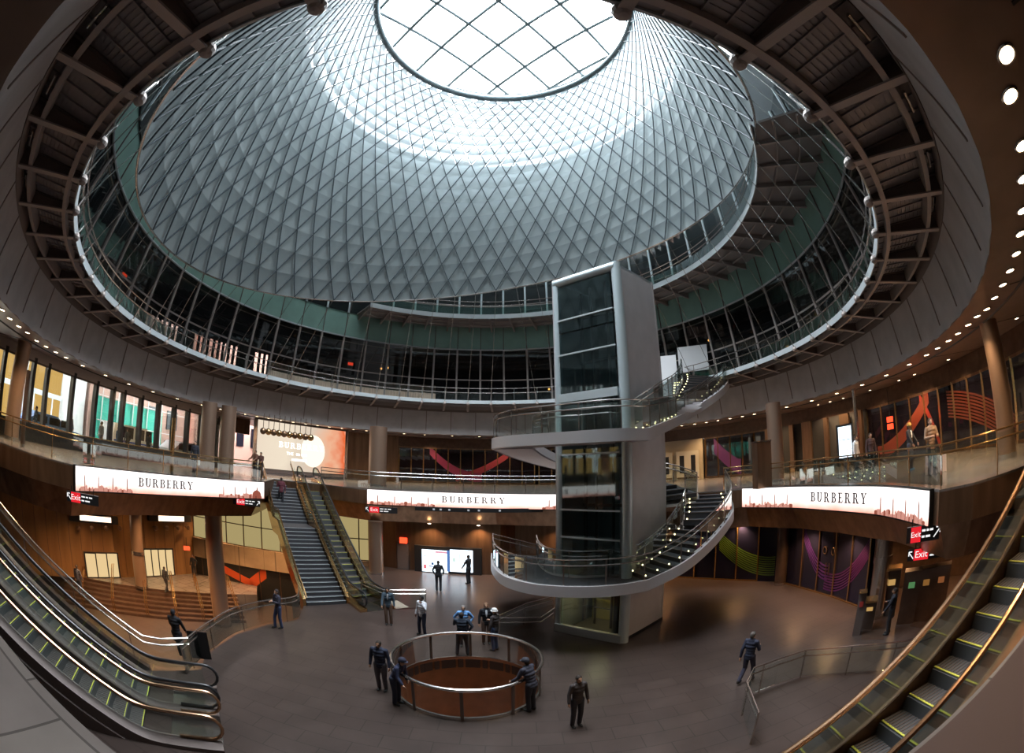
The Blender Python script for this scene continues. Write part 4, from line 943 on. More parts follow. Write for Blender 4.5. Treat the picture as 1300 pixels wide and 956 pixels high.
# ---------------------------------------------------------------- lettering drawn from strokes
def ringseg(cx, cy, ax, ay, bx, by, a0, a1, n=10):
    "band between two ellipses, as quads"
    out_ = []
    for k in range(n):
        t0 = a0 + (a1 - a0) * k / n; t1 = a0 + (a1 - a0) * (k + 1) / n
        out_.append([(cx + bx * math.cos(t0), cy + by * math.sin(t0)), (cx + ax * math.cos(t0), cy + ay * math.sin(t0)), (cx + ax * math.cos(t1), cy + ay * math.sin(t1)), (cx + bx * math.cos(t1), cy + by * math.sin(t1))])
    return out_
def rc(x0, y0, x1, y1): return [(x0, y0), (x1, y0), (x1, y1), (x0, y1)]
h_ = PI / 2; sf_ = .085
GL = {
 'B': [rc(.10, 0, .26, 1), rc(0, 0, .42, sf_), rc(0, 1 - sf_, .42, 1), rc(.26, .48, .42, .55)] + ringseg(.40, .755, .24, .245, .09, .19, -h_, h_) + ringseg(.42, .265, .27, .265, .11, .21, -h_, h_),
 'U': [rc(.10, .3, .27, 1), rc(0, 1 - sf_, .36, 1), rc(.60, .3, .69, 1), rc(.52, 1 - sf_, .78, 1)] + ringseg(.39, .3, .29, .31, .14, .24, PI, 2 * PI),
 'R': [rc(.10, 0, .26, 1), rc(0, 0, .36, sf_), rc(0, 1 - sf_, .42, 1), rc(.26, .46, .42, .53)] + ringseg(.40, .745, .25, .255, .10, .2, -h_, h_) + [[(.40, .5), (.56, .48), (.78, 0), (.60, 0)], rc(.60, 0, .86, sf_)],
 'E': [rc(.10, 0, .26, 1), rc(0, 0, .62, sf_), rc(0, 1 - sf_, .60, 1), rc(.26, .47, .48, .55), [(.56, 0), (.62, 0), (.66, .26), (.62, .26)], [(.56, 1), (.62, .76), (.6, .76), (.60, 1)], rc(.46, .4, .49, .62)],
 'Y': [[(.05, 1), (.24, 1), (.46, .45), (.34, .45)], [(.66, 1), (.72, 1), (.46, .42), (.40, .45)], rc(.33, 0, .48, .46), rc(.22, 0, .60, sf_), rc(0, 1 - sf_, .34, 1), rc(.56, 1 - sf_, .82, 1)]}
WX_ = 1.2
GW = {'B': .72, 'U': .80, 'R': .86, 'E': .68, 'Y': .82}
def word(txt, height, total, fn, d0, d1):
    "fn(s, z, d) -> point; the word is centred on s = 0, z = 0"
    ws = sum(GW[c] for c in txt) * height * WX_; gap = (total - ws) / (len(txt) - 1); s = -total / 2; out_ = []
    for c in txt:
        b = MB(); out_.append(b)
        for poly in GL[c]:
            P = [(s + x * height * WX_, (y - .5) * height) for x, y in poly]; n = len(P)
            v = [fn(x, y, d0) for x, y in P] + [fn(x, y, d1) for x, y in P]
            b.add(v, [tuple(range(n)), tuple(range(2 * n - 1, n - 1, -1))] + [(i, (i + 1) % n, n + (i + 1) % n, n + i) for i in range(n)])
        s += GW[c] * height * WX_ + gap
    return out_
def screen_mat(name, base, st, z0, z1, lo, hi):
    m, n, l = nm(name); n.remove(n['Principled BSDF']); tc = n.new('ShaderNodeTexCoord'); sx = n.new('ShaderNodeSeparateXYZ'); l.new(tc.outputs['Object'], sx.inputs[0])
    mr = n.new('ShaderNodeMapRange'); mr.inputs[1].default_value = z0; mr.inputs[2].default_value = z1; l.new(sx.outputs[2], mr.inputs[0])
    nz = n.new('ShaderNodeTexNoise'); nz.inputs['Scale'].default_value = .8; nz.inputs['Detail'].default_value = 4; l.new(tc.outputs['Object'], nz.inputs[0])
    ad = n.new('ShaderNodeMath'); ad.operation = 'MULTIPLY_ADD'; ad.inputs[1].default_value = .35; l.new(nz.outputs[0], ad.inputs[0]); l.new(mr.outputs[0], ad.inputs[2])
    r = n.new('ShaderNodeValToRGB'); r.color_ramp.elements[0].position = .12; r.color_ramp.elements[0].color = (*lo, 1); r.color_ramp.elements[1].position = .62; r.color_ramp.elements[1].color = (*hi, 1); l.new(ad.outputs[0], r.inputs[0])
    e = n.new('ShaderNodeEmission'); e.inputs[1].default_value = st; l.new(r.outputs[0], e.inputs[0]); l.new(e.outputs[0], n['Material Output'].inputs[0]); return m
SCR = screen_mat('led_panel', None, 1.5, -.88, 0, (.80, .30, .20), (1, .93, .90))
INK = emit('letter_ink', (.05, .02, .03), .3); SKY1 = emit('skyline_tone', (.72, .33, .26), .85); SKY2 = emit('skyline_tone_dark', (.50, .14, .09), .6)
def banner(label, P, pxa, pxb, pxw0, pxw1, lab2):
    P = resample(spline(P2(P), 8), 60); zt, zb = -.0, -.88
    L = [0]
    for i in range(1, len(P)): L.append(L[-1] + (P[i] - P[i - 1]).length)
    o = thing('led_banner', label, 'sign', (0, 0, 0))
    def at_s(s, z, d):
        s = min(max(s, 0), L[-1]); j = 0
        while j < len(L) - 2 and L[j + 1] < s: j += 1
        t = (s - L[j]) / (L[j + 1] - L[j]); p = P[j].lerp(P[j + 1], t); tt = (P[j + 1] - P[j]).normalized(); nn = Vector((tt.y, -tt.x, 0))
        if nn.dot(Vector((*C0, 0)) - p) < 0: nn = -nn
        return Vector((p.x + nn.x * d, p.y + nn.y * d, z))
    def s_of(px):
        v = ray(px, 630); a = math.atan2(v.x, v.y); return min(range(len(P)), key=lambda i: abs(math.atan2(P[i].x, P[i].y) - a)) * L[-1] / 60
    S = [L[-1] * i / 60 for i in range(61)]
    b = MB(); b.sweep([[at_s(s, zb - .06, 0), at_s(s, zb - .06, .17), at_s(s, zt + .03, .17), at_s(s, zt + .03, 0)] for s in S]); b.build('casing', M['black'], o)
    b = MB(); b.sweep([[at_s(s, zb, .17), at_s(s, zb, .2), at_s(s, zt, .2), at_s(s, zt, .17)] for s in S[0:]]); b.build('screen', SCR, o)
    sg = 1 if s_of(pxw1) > s_of(pxw0) else -1; sa, sb = s_of(pxw0), s_of(pxw1)
    sc_ = (sa + sb) / 2; tot = abs(sb - sa)
    b = word('BURBERRY', .37, tot, lambda x, y, d: at_s(sc_ + sg * x, (zt + zb) / 2 + y + .04, d), .2, .215)
    for q in b: q.build('letter', INK, o)
    rnd = random.Random(len(label)); lo_, hi_ = MB(), MB()
    for side in (0, 1):
        n = 34
        for k in range(n):
            f = k / n; s = (L[-1] * (.02 + .27 * f)) if side == 0 else (L[-1] * (.98 - .24 * f)); s0 = s; w_ = rnd.uniform(.05, .16) * L[-1] / 9; hgt = rnd.uniform(.08, .26) * (1.1 - .7 * abs(f - .4)); 
            if k % 9 == 3: hgt = .62; w_ = .035 * L[-1] / 9
            tgt = lo_ if k % 3 else hi_
            v = [at_s(s0 - w_ / 2, zb + .0, .2), at_s(s0 + w_ / 2, zb, .2), at_s(s0 + w_ * .5, zb + hgt * .8, .2), at_s(s0, zb + hgt, .2), at_s(s0 - w_ * .5, zb + hgt * .8, .2)]
            v2 = [at_s(s0 - w_ / 2, zb + .0, .212), at_s(s0 + w_ / 2, zb, .212), at_s(s0 + w_ * .5, zb + hgt * .8, .212), at_s(s0, zb + hgt, .212), at_s(s0 - w_ * .5, zb + hgt * .8, .212)]
            tgt.add(v + v2, [(0, 1, 2, 3, 4), (9, 8, 7, 6, 5), (0, 5, 6, 1), (1, 6, 7, 2), (2, 7, 8, 3), (3, 8, 9, 4), (4, 9, 5, 0)])
    if lab2:   # the domed building at one end
        s0 = L[-1] * (.955 if sg > 0 else .045); w_ = .30; prof = [(w_ * math.cos(a), .18 + .26 * math.sin(a)) for a in [PI * q / 10 for q in range(11)]]; pts = [(w_, 0)] + prof + [(-w_, 0)]
        n = len(pts); v = [at_s(s0 + x, zb + z, .21) for x, z in pts] + [at_s(s0 + x, zb + z, .222) for x, z in pts]
        hi_.add(v, [tuple(range(n)), tuple(range(2 * n - 1, n - 1, -1))] + [(i, (i + 1) % n, n + (i + 1) % n, n + i) for i in range(n)])
        v = [at_s(s0 + x, zb + z, d) for d in (.21, .222) for x, z in ((-.03, .4), (.03, .4), (.0, .62))]; hi_.add(v, [(0, 1, 2), (5, 4, 3), (0, 3, 4, 1), (1, 4, 5, 2), (2, 5, 3, 0)])
    lo_.build('skyline', SKY1, o); hi_.build('skyline', SKY2, o)
    return o, at_s, L[-1]
bl, fl, Ll = banner('long bright advertising screen on the left fascia with dark lettering and salmon skyline', BL, 0, 0, 172, 243, True)
bc, fc, Lc = banner('slightly curved bright advertising screen on the centre fascia behind the lift tower', BC, 0, 0, 563, 641, False)
brr, fr_, Lr = banner('bright curved advertising screen on the right fascia over the dark shopfronts', BR[::-1], 0, 0, 1033, 1105, False)
# hanging exit signs beneath the banners
def textmesh(txt, size):
    cu = bpy.data.curves.new('t', 'FONT'); cu.body = txt; cu.size = size; cu.extrude = .004; cu.align_x = 'CENTER'; cu.align_y = 'CENTER'; cu.resolution_u = 2
    ob = bpy.data.objects.new('t', cu); COL.objects.link(ob); dg = bpy.context.evaluated_depsgraph_get(); me = bpy.data.meshes.new_from_object(ob.evaluated_get(dg)); bpy.data.objects.remove(ob); return me
WHT = emit('sign_white', (1, 1, 1), .9); RED = emit('sign_red', (.75, .02, .03), 1.0)
def exitsign(name, label, loc, rz, w=1.5, h=.32, flip=False, lines=(0, 1)):
    o = thing(name, label, 'sign', tuple(loc), rz); b = MB(); b.box((0, 0, 0), (w, .1, h)); b.build('panel', M['black'], o)
    sx_ = -w * .22; b = MB(); b.box((sx_, -.055, 0), (w * .3, .02, h * .96)); b.build('red_field', RED, o)
    t = bpy.data.objects.new('lettering', textmesh('Exit', min(h * .8, w * .2))); t.data.materials.append(WHT); COL.objects.link(t); t.parent = o; t.location = (sx_, -.07, .0); t.rotation_euler = (PI / 2, 0, 0)
    for q, s in enumerate(lines):
        z_ = h * (.2 - .38 * q)
        for x0_, x1_ in (((-.04, .07), (.10, .17), (.20, .30)), ((-.04, .05), (.08, .22)))[q]: b = MB(); b.box((w * (x0_ + x1_) / 2, -.055, z_), (w * (x1_ - x0_), .012, h * .13)); b.build('text_line', WHT, o)
    b = MB()
    c = Vector((w * .43 * (1 if not flip else -1), -.058, 0)); k = h * .3; dx = 1 if not flip else -1
    b.bar(c + Vector((-k * dx * .8, 0, -k)), c + Vector((k * dx * .6, 0, k * .7)), .03, .01, up=(0, 1, 0)); b.bar(c + Vector((k * dx * .7, 0, k)), c + Vector((-k * dx * .3, 0, k)), .035, .01, up=(0, 1, 0)); b.bar(c + Vector((k * dx * .7, 0, k)), c + Vector((k * dx * .7, 0, -k * .2)), .035, .01, up=(0, 1, 0)); b.build('arrow', WHT, o)
    b = MB(); b.bar((-w * .35, 0, h / 2), (-w * .35, 0, h / 2 + .2), .03, .03); b.bar((w * .35, 0, h / 2), (w * .35, 0, h / 2 + .2), .03, .03); b.build('hanger', M['black'], o)
    return o
def face(p): return math.atan2(-p.x, p.y) * -1 * -1
def put(px, py, D): 
    q = atr(px, py, D); return q, math.atan2(q.y, q.x) - PI / 2
for (px, py, D, w_, lb, fp) in ((105, 633, 17.0, 1.35, 'black and red exit sign under the left end of the left banner', True), (313, 637.5, 24.0, 1.5, 'black and red exit sign under the right end of the left banner', False),
        (484, 647.5, 26.3, 1.9, 'black and red exit sign under the left end of the centre banner', True), (1172, 677, 12.2, 1.0, 'black and red exit sign under the right banner', False), (1183, 701, 14.0, 1.7, 'second hanging exit sign deeper under the right slab, lower than the first', True)):
    q, rz = put(px, py, D); exitsign('exit_sign', lb, q, rz, w_, .36 if w_ > 1.1 else .42, fp)
q, rz = put(608, 648, 26.0); t = thing('display_strip', 'long black display strip beneath the centre banner', 'sign', tuple(q), rz); b = MB(); b.box((0, 0, 0), (7.4, .12, .24)); b.build('casing', M['black'], t)
b = MB(); 
for s in (-2.6, -2.2, -1.7, -.6, 0, 1.2): b.box((s, -.07, 0), (.12, .02, .1))
b.build('numeral', emit('dim_white', (.7, .75, .8), .5), t)
for px, py in ((1130, 533), (1130, 540)): pass
t = thing('exit_sign', 'red stacked exit sign on the street level to the right', 'sign', tuple(atr(1130, 537, 23)), put(1130, 537, 23)[1]); b = MB(); b.box((0, 0, .17), (.34, .08, .26)); b.box((0, 0, -.17), (.34, .08, .26)); b.build('housing', M['red_led'], t); b = MB(); b.bar((0, 0, .3), (0, 0, 1.6), .03, .03); b.build('hanger', M['black'], t)
t = thing('exit_sign', 'small red exit sign above the lower hall steps by the wall corner', 'sign', tuple(atr(237, 696, 24.5)), put(237, 696, 24.5)[1]); b = MB(); b.box((0, 0, 0), (.36, .08, .2)); b.build('housing', M['red_led'], t); b = MB(); b.bar((0, 0, .13), (0, 0, .6), .03, .03); b.build('hanger', M['black'], t)
# ---------------------------------------------------------------- billboard at the back on the left
BA, BB = atr(325, 597, 33.6), atr(437, 597, 36.6); BA.z = BB.z = 0; bd = (BB - BA).normalized(); bn = Vector((bd.y, -bd.x, 0)); 
if bn.y > 0: bn = -bn
bw = (BB - BA).length
bb_ = thing('billboard', 'huge glowing advertising screen with a pale sphere and orange cloth at the back left', 'sign', tuple(BA), math.atan2(bd.y, bd.x))
b = MB(); b.box((bw / 2, .15, 2.15), (bw + .5, .25, 3.9)); b.build('casing', M['steel_dark'], bb_)
m, n_, l_ = nm('billboard_picture'); n_.remove(n_['Principled BSDF']); tc = n_.new('ShaderNodeTexCoord'); sx = n_.new('ShaderNodeSeparateXYZ'); l_.new(tc.outputs['Object'], sx.inputs[0])
nz = n_.new('ShaderNodeTexNoise'); nz.inputs['Scale'].default_value = .55; nz.inputs['Detail'].default_value = 3; l_.new(tc.outputs['Object'], nz.inputs[0])
ad = n_.new('ShaderNodeMath'); ad.operation = 'MULTIPLY_ADD'; ad.inputs[1].default_value = 3.5; l_.new(nz.outputs[0], ad.inputs[0]); l_.new(sx.outputs[0], ad.inputs[2])
mr = n_.new('ShaderNodeMapRange'); mr.inputs[1].default_value = 0; mr.inputs[2].default_value = bw + 3.5; l_.new(ad.outputs[0], mr.inputs[0]); rp = n_.new('ShaderNodeValToRGB'); l_.new(mr.outputs[0], rp.inputs[0])
cr = rp.color_ramp; cr.elements[0].color = (.80, .66, .52, 1); cr.elements[0].position = 0; cr.elements[1].position = 1; cr.elements[1].color = (.75, .10, .02, 1)
for pos, c in ((.35, (.86, .74, .58)), (.55, (.70, .58, .46)), (.74, (.85, .45, .28)), (.84, (.80, .14, .04)), (.92, (.95, .6, .42))): e = cr.elements.new(pos); e.color = (*c, 1)
e = n_.new('ShaderNodeEmission'); e.inputs[1].default_value = .95; l_.new(rp.outputs[0], e.inputs[0]); l_.new(e.outputs[0], n_['Material Output'].inputs[0])
b = MB(); b.box((bw / 2, .0, 2.2), (bw, .06, 3.5)); b.build('screen', m, bb_)
GLOW = emit('pale_sphere', (1, .92, .75), 1.15)
b = MB(); cxx = bw * .62; P = [(cxx + 1.05 * math.cos(a), -.045, 2.1 + 1.25 * math.sin(a)) for a in [2 * PI * k / 32 for k in range(32)]]; P2_ = [(x, -.03, z) for x, y, z in P]; b.sweep([P2_, P]); b.build('sphere_image', GLOW, bb_)
b = word('BURBERRY', .42, 3.9, lambda x, y, d: Vector((bw * .49 + x, -d, 2.35 + y)), .05, .06)
bwm = emit('billboard_white', (1, .97, .9), 2.2)
for q in b: q.build('letter', bwm, bb_)
for s, z, ln in (('THE', 1.72, .32),):
    t = bpy.data.objects.new('lettering', textmesh(s, ln)); t.data.materials.append(bpy.data.materials['billboard_white']); COL.objects.link(t); t.parent = bb_; t.location = (bw * .36, -.055, z); t.rotation_euler = (PI / 2, 0, 0)
for x0_, x1_, z_ in ((.43, .47, 1.72), (.485, .55, 1.72), (.38, .55, 1.3)): b = MB(); b.box((bw * (x0_ + x1_) / 2, -.055, z_), (bw * (x1_ - x0_), .01, .16)); b.build('text_line', bwm, bb_)
# row of bronze ball lamps hanging before it
for k in range(10):
    q = atr(334 + k * 6.7, 547.2 + k * .95, 29.5); q.z = min(q.z, 3.7)
    lm = thing('ceiling_lamp', 'bronze ball lamp hanging in a row before the big billboard', 'lamp', tuple(q), 0, 'ball lamps before the billboard'); b = MB(); b.ball((0, 0, 0), .22, 7); b.build('lamp_ball', M['gold'] if k % 2 else M['bronze'], lm, True); b = MB(); b.bar((0, 0, .1), (0, 0, ZC - q.z), .03, .03); b.build('stem', M['bronze_dark'], lm)
# ---------------------------------------------------------------- street level perimeter
def arcpts(R, d0, d1, n): return [tuple(pol(R, math.radians(d0 + (d1 - d0) * k / n), 0)[:2]) for k in range(n + 1)]
wallrun('wall_back', arcpts(22.5, -50, 112, 40), 3.2, ZC, M['bronze_dark'])
wallrun('wall_back', arcpts(24.0, -50, 112, 40), 0, 3.2, M['dark_in'])
def shopwin(label, d0, d1, n, graphics, mat='glass_shop'):
    P = arcpts(22.45, d0, d1, n * 2); o = None; bb = MB()
    P = [Vector((*p, 0)) for p in P]; o = thing('shopfront', label, 'shopfront', tuple(P[0])); og = P[0]
    b = MB(); b.sweep([[p - og, p - og + Vector((.01, .01, 0)), p - og + Vector((.01, .01, 3.2)), p - og + Vector((0, 0, 3.2))] for p in P]); b.build('glass_pane', M[mat], o)
    me = MB(); me.bar((0, 0, 0), (0, 0, 3.2), .09, .12); me = me.mesh('mullion', M['gold'])
    for k in range(0, len(P), 2): c = bpy.data.objects.new('mullion', me); COL.objects.link(c); c.parent = o; c.location = P[k] - og
    b = MB()
    for z in (.08, 3.16): 
        for i in range(len(P) - 1): b.bar(P[i] - og + Vector((0, 0, z)), P[i + 1] - og + Vector((0, 0, z)), .08, .12)
    b.build('rail', M['bronze'], o)
    for (a, c_, za, zb, zc, w_, col, st_) in graphics:
        b = MB(); nst = 14
        for q in range(st_):
            rows = []
            for i in range(nst + 1):
                t = i / nst; an = math.radians(a + (c_ - a) * t); zz = za * (1 - t) ** 2 + 2 * zc * t * (1 - t) + zb * t * t; w1 = w_ / st_; l0 = min(max(zz - w_ / 2 + q * w1, .1), 3.1); l1 = min(max(l0 + w1 * (.6 if st_ > 1 else 1), .12), 3.12)
                rows.append([pol(22.42, an, l0) - og, pol(22.42, an, l1) - og, pol(22.435, an, l1) - og, pol(22.435, an, l0) - og])
            b.sweep(rows)
        b.build('ribbon_graphic', pbr('graphic_ink', col, .5), o)
    return o
shopwin('dark glass shopfront with a red and violet ribbon behind the centre banner', 80, 111, 11, [(104, 92, 3.0, .6, .5, .8, (.16, .012, .06), 1), (98, 86, .5, 2.7, 1.0, .6, (.18, .015, .03), 1)])
shopwin('glass shopfront behind the lift tower on the street level', 53, 79, 9, [(60, 75, 2.6, .6, 1.0, .5, (.25, .03, .12), 1)])
shopwin('dark glass shopfront with violet panels right of the spiral stairs', 27, 41, 5, [(39, 33, 2.5, .6, 1.2, 1.2, (.10, .02, .12), 1)])
shopwin('dark glass shopfront with a striped orange ribbon at the far right', -38, 4, 13, [(2, -10, .4, 3.0, .9, .8, (.13, .02, .008), 1), (-14, -28, 2.3, .5, 1.9, 1.3, (.12, .022, .008), 9), (-8, -12, 3.0, .3, 2, .5, (.2, .015, .005), 1)])
# pale lobby doors between the tower and the dark shops
P = arcpts(22.3, 41.5, 52.5, 8); wallrun('wall_back', P, 0, 3.2, pbr('pale_lobby_wall', (.50, .42, .30), .5), .2)
for i, a in enumerate((43.4, 46.0, 49.5)):
    p = pol(22.05, math.radians(a), 1.15); d = struct(MB_ := MB()) if False else None
    b = MB(); b.box((0, 0, 0), (1.0, .06, 2.3), math.radians(a) + PI / 2); o = b.build('door_%d' % (4 + i), pbr('pale_door', (.55, .50, .40), .4)); o.location = p; struct(o)
    b = MB(); b.box((0, 0, .1), (.4, .09, 1.4), math.radians(a) + PI / 2); c = b.build('door_pane', M['black'], o)
    b = MB(); b.box((.0, 0, -1.0), (.9, .1, .12), math.radians(a) + PI / 2); b.build('kick_plate', M['gold'], o)
wallrun('wall_back', arcpts(22.3, 4, 26.5, 10), 0, 3.2, M['dark_in'], .2)
for i, a_ in enumerate((4.6, 8.2, 12.5, 17.0, 20.5, 25.5)):
    q = pol(22.0, math.radians(a_), 0); t = thing('pilaster', 'flat bronze pilaster between the dark openings on the right street level', 'pilaster', tuple(q), math.radians(a_) + PI / 2, 'bronze pilasters at right'); b = MB(); b.box((0, 0, 1.6), (.8 if i % 2 else .35, .2, 3.2)); b.build('shaft', M['bronze'], t); b = MB(); b.box((0, 0, .12), (.86 if i % 2 else .4, .24, .24)); b.build('base', M['gold'], t)
# lit information screen on the right
q = atr(1073, 561, 21.5); rz = math.atan2(q.y, q.x) - PI / 2; t = thing('information_screen', 'tall bright information screen on the street level at right', 'screen', tuple(q), rz)
b = MB(); b.box((0, 0, 0), (.85, .12, 1.6)); b.build('casing', M['black'], t); b = MB(); b.box((0, -.07, 0), (.66, .02, 1.4)); b.build('screen', emit('info_screen', (.75, .9, 1), 2.2), t)
b = MB(); b.box((.02, -.085, .1), (.6, .01, .03)); b.box((.1, -.085, -.35), (.5, .01, .02)); b.build('screen_image', emit('info_grey', (.2, .3, .4), .6), t); b = MB(); b.box((0, 0, -1.1), (.2, .1, .8)); b.build('stand', M['steel_dark'], t)
# white notice board in front of the right balustrade
q = atr(1188, 590, 15.9); rz = math.atan2(q.y, q.x) - PI / 2; t = thing('notice_board', 'pale pink board leaning behind the right balustrade', 'board', tuple(q), rz); b = MB(); b.box((0, 0, 0), (.86, .04, .68)); b.build('board', pbr('board_pink', (.75, .55, .50), .6), t); b = MB(); b.box((-.2, .05, -.5), (.05, .05, .7)); b.box((.2, .05, -.5), (.05, .05, .7)); b.build('leg', M['black'], t)
# ticket machines and posts on the concourse at right
for i, (px, py, h, lb) in enumerate(((1130, 745, 1.9, 'tall ticket machine under the right slab, behind the standing person'), (1105, 768, 1.15, 'low kiosk with amber screen beside the stainless column'), (1092, 778, 1.7, 'slim red and steel totem left of the stainless column'))):
    D = (17.4, 16.2, 15.6)[i]; q = atr(px, py, D); q.z = ZF; rz = math.atan2(q.y, q.x) - PI / 2
    t = thing(('ticket_machine', 'kiosk', 'totem')[i], lb, ('machine', 'kiosk', 'totem')[i], tuple(q), rz); w_ = (.8, .5, .3)[i]
    b = MB(); b.box((0, 0, h / 2), (w_, .5 if i < 2 else .25, h)); b.build('body', M['steel_dark'], t); b = MB(); b.box((0, -.2, h + .03), (w_ * 1.05, .6 if i < 2 else .3, .07)); b.build('top', M['gold'], t)
    b = MB(); b.box((0, -.27 if i < 2 else -.14, h * .72), (w_ * .5, .03, h * .12)); b.build('screen', emit('amber_screen', (1, .6, .2), .45) if i < 2 else pbr('totem_red', (.5, .05, .04), .5), t)
for i, (px, py) in enumerate(((1160, 705), (1178, 706), (1197, 702))):
    q = atr(px, py + 20, 16.4 + i * .1); q.z = ZF; rz = math.atan2(q.y, q.x) - PI / 2
    t = thing('ticket_machine', 'ticket machine with small coloured screen against the far right wall', 'machine', tuple(q), rz, 'ticket machines at right'); b = MB(); b.box((0, 0, 1.0), (.7, .5, 2.0)); b.build('body', M['bronze_dark'], t)
    b = MB(); b.box((0, -.26, 1.5), (.26, .03, .22)); b.build('screen', emit('vend_screen', ((.3, .8, .3), (.9, .4, .1), (.9, .3, .1))[i], .22), t)
for i, pts in enumerate((((1098, 783), (1125, 783), (1122, 812), (1093, 812)), ((1160, 762), (1188, 757), (1186, 800), (1155, 795)))):
    Q = [atz(x, y, ZF) for x, y in pts]; b = MB(); b.slab([(p.x, p.y) for p in Q], [], ZF, ZF + .01); o = b.build('floor_plate', M['bronze_dark']); tag(o, ['bronze floor plate by the stainless column', 'bronze floor plate farther right by the low railing'][i], 'floor plate')
# ---------------------------------------------------------------- left street front and what stands outside
WX = -21.4
b = MB(); b.box((WX, 14.0, .42), (.35, 27, .85)); sill = struct(b.build('wall_left', M['black']))
b = MB(); b.box((WX, 14.0, 3.95), (.4, 27, .6)); struct(b.build('wall_left_header', M['steel_paint']))
win = thing('street_windows', 'row of tall street windows with dark posts at the left', 'window', (WX, 14, 0)); win['kind'] = 'structure'
b = MB(); b.box((0, 0, 2.25), (.03, 27, 2.9)); b.build('glass_pane', M['glass'], win)
mu = MB(); mu.box((0, 0, 2.3), (.4, .2, 3.0)); mu = mu.mesh('mullion', M['black'])
WY = [.5, 3.0, 5.4, 6.5, 8.0, 10.0, 11.0, 12.9, 14.7, 16.1, 17.0, 18.6, 20.3, 21.9, 23.4, 25.0, 27.0]
for y in WY: c = bpy.data.objects.new('mullion', mu); COL.objects.link(c); c.parent = win; c.location = (0, y - 14, 0)
b = MB(); b.box((.1, 0, 3.62), (.12, 27, .12)); b.build('transom', M['steel_dark'], win)
wallrun('wall_left', [(-21.4, 27.4), (-22.3, 30.5), (-21.9, 32.5)], 2.9, ZC, M['bronze'])
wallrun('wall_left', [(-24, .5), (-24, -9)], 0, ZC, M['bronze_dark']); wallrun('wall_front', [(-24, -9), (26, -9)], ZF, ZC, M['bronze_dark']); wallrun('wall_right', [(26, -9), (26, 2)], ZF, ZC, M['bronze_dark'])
wallrun('wall_back', [(-14.0, 36.4), (-10.0, 38.6)], 0, ZC, M['bronze'])
b = MB()
for c_, d_ in (((-7, 18.5, -9.4), (76, 58, .2)), ((-44.5, 18.5, -4.9), (.3, 58, 9)), ((30.5, 18.5, -1.6), (.3, 58, 16)), ((-7, -10.2, -1.6), (76, .3, 16)), ((-7, 47.3, -1.6), (76, .3, 16))):
    bb = MB(); bb.box(c_, d_); struct(bb.build('wall_light_block', M['dark_in']))  # unseen dark shell added around the site to stop sky light leaking in
bb = MB(); bb.box((-22.8, .5, 2.1), (3.2, .2, 4.3)); struct(bb.build('wall_left', M['bronze_dark']))
bb = MB(); bb.box((-24.2, -4.5, 2.1), (.2, 12, 4.4)); struct(bb.build('wall_left', M['bronze_dark']))
b = MB(); b.slab([(-60, -30), (-21.5, -30), (-21.5, 70), (-60, 70)], [], -.25, -.04); struct(b.build('ground', tiled('pavement', (.22, .22, .22), (.2, .2, .2), 1.5, 1.5, .8)))
def building(name, label, x, y0, y1, z1, mat, parts):
    o = thing(name, label, 'building', (x, (y0 + y1) / 2, 0)); L = y1 - y0
    b = MB(); b.box((-2, 0, z1 / 2), (4, L, z1)); b.build('wall', mat, o); return o, L
XB = -33
o, L = building('building', 'office lobby across the street with a warm yellow lit glass front', XB, 2, 19.5, 14, pbr('pale_stone', (.52, .50, .47), .8))if False else building('building', 'office lobby across the street with a warm yellow lit glass front', XB, -6, 21.5, 42, pbr('pale_stone', (.52, .50, .47), .8), 0)
lob = emit('lobby_glow', (1, .58, .18), .75)
for y in (-9, -4.5, 0, 4.5, 9):
    b = MB(); b.box((.05, y, 2.4), (.1, 3.7, 4.8)); b.build('window', lob, o)
    b = MB(); b.box((.12, y, 2.7), (.1, 3.9, .35)); [b.box((.12, y + s, 1.3), (.08, .1, 2.6)) for s in (-1.0, 0, 1.0)]; b.build('window_frame', M['steel_light'], o)
o, L = building('building', 'scaffolded facade behind green netting across the street', XB, 22, 36, 42, pbr('brick_street', (.30, .17, .13), .8), 0)
b = MB(); b.box((.7, -2.2, 1.9), (.08, 9, 3.8)); b.build('netting', pbr('green_netting', (.03, .26, .18), .9), o)
b = MB(); [b.box((.85, y, 2.5), (.07, .07, 5)) for y in range(-6, 7, 2)]; [b.box((.85, 0, z), (.07, 13, .07)) for z in (1.9, 3.9)]; b.build('scaffold', M['steel_paint'], o)
for y in (1.5, 4.5): b = MB(); b.box((.05, y, 3.3), (.1, 1.6, 1.8)); b.build('window', M['black'], o)
o, L = building('building', 'red brick corner building far down the street', XB + 3, 37, 60, 42, pbr('brick_street2', (.40, .20, .15), .8), 0)
for y in range(-9, 10, 3): b = MB(); b.box((.05, y, 3), (.1, 1.4, 2.2)); b.build('window', M['glass_shop'], o)
o, L = building('building', 'dark office block across the street at the far left', XB, -60, -7, 42, pbr('grey_stone', (.3, .29, .28), .8), 0)
for y in range(-24, 26, 4): b = MB(); b.box((.05, y, 3), (.1, 2.6, 3.4)); b.build('window', M['glass_shop'], o)
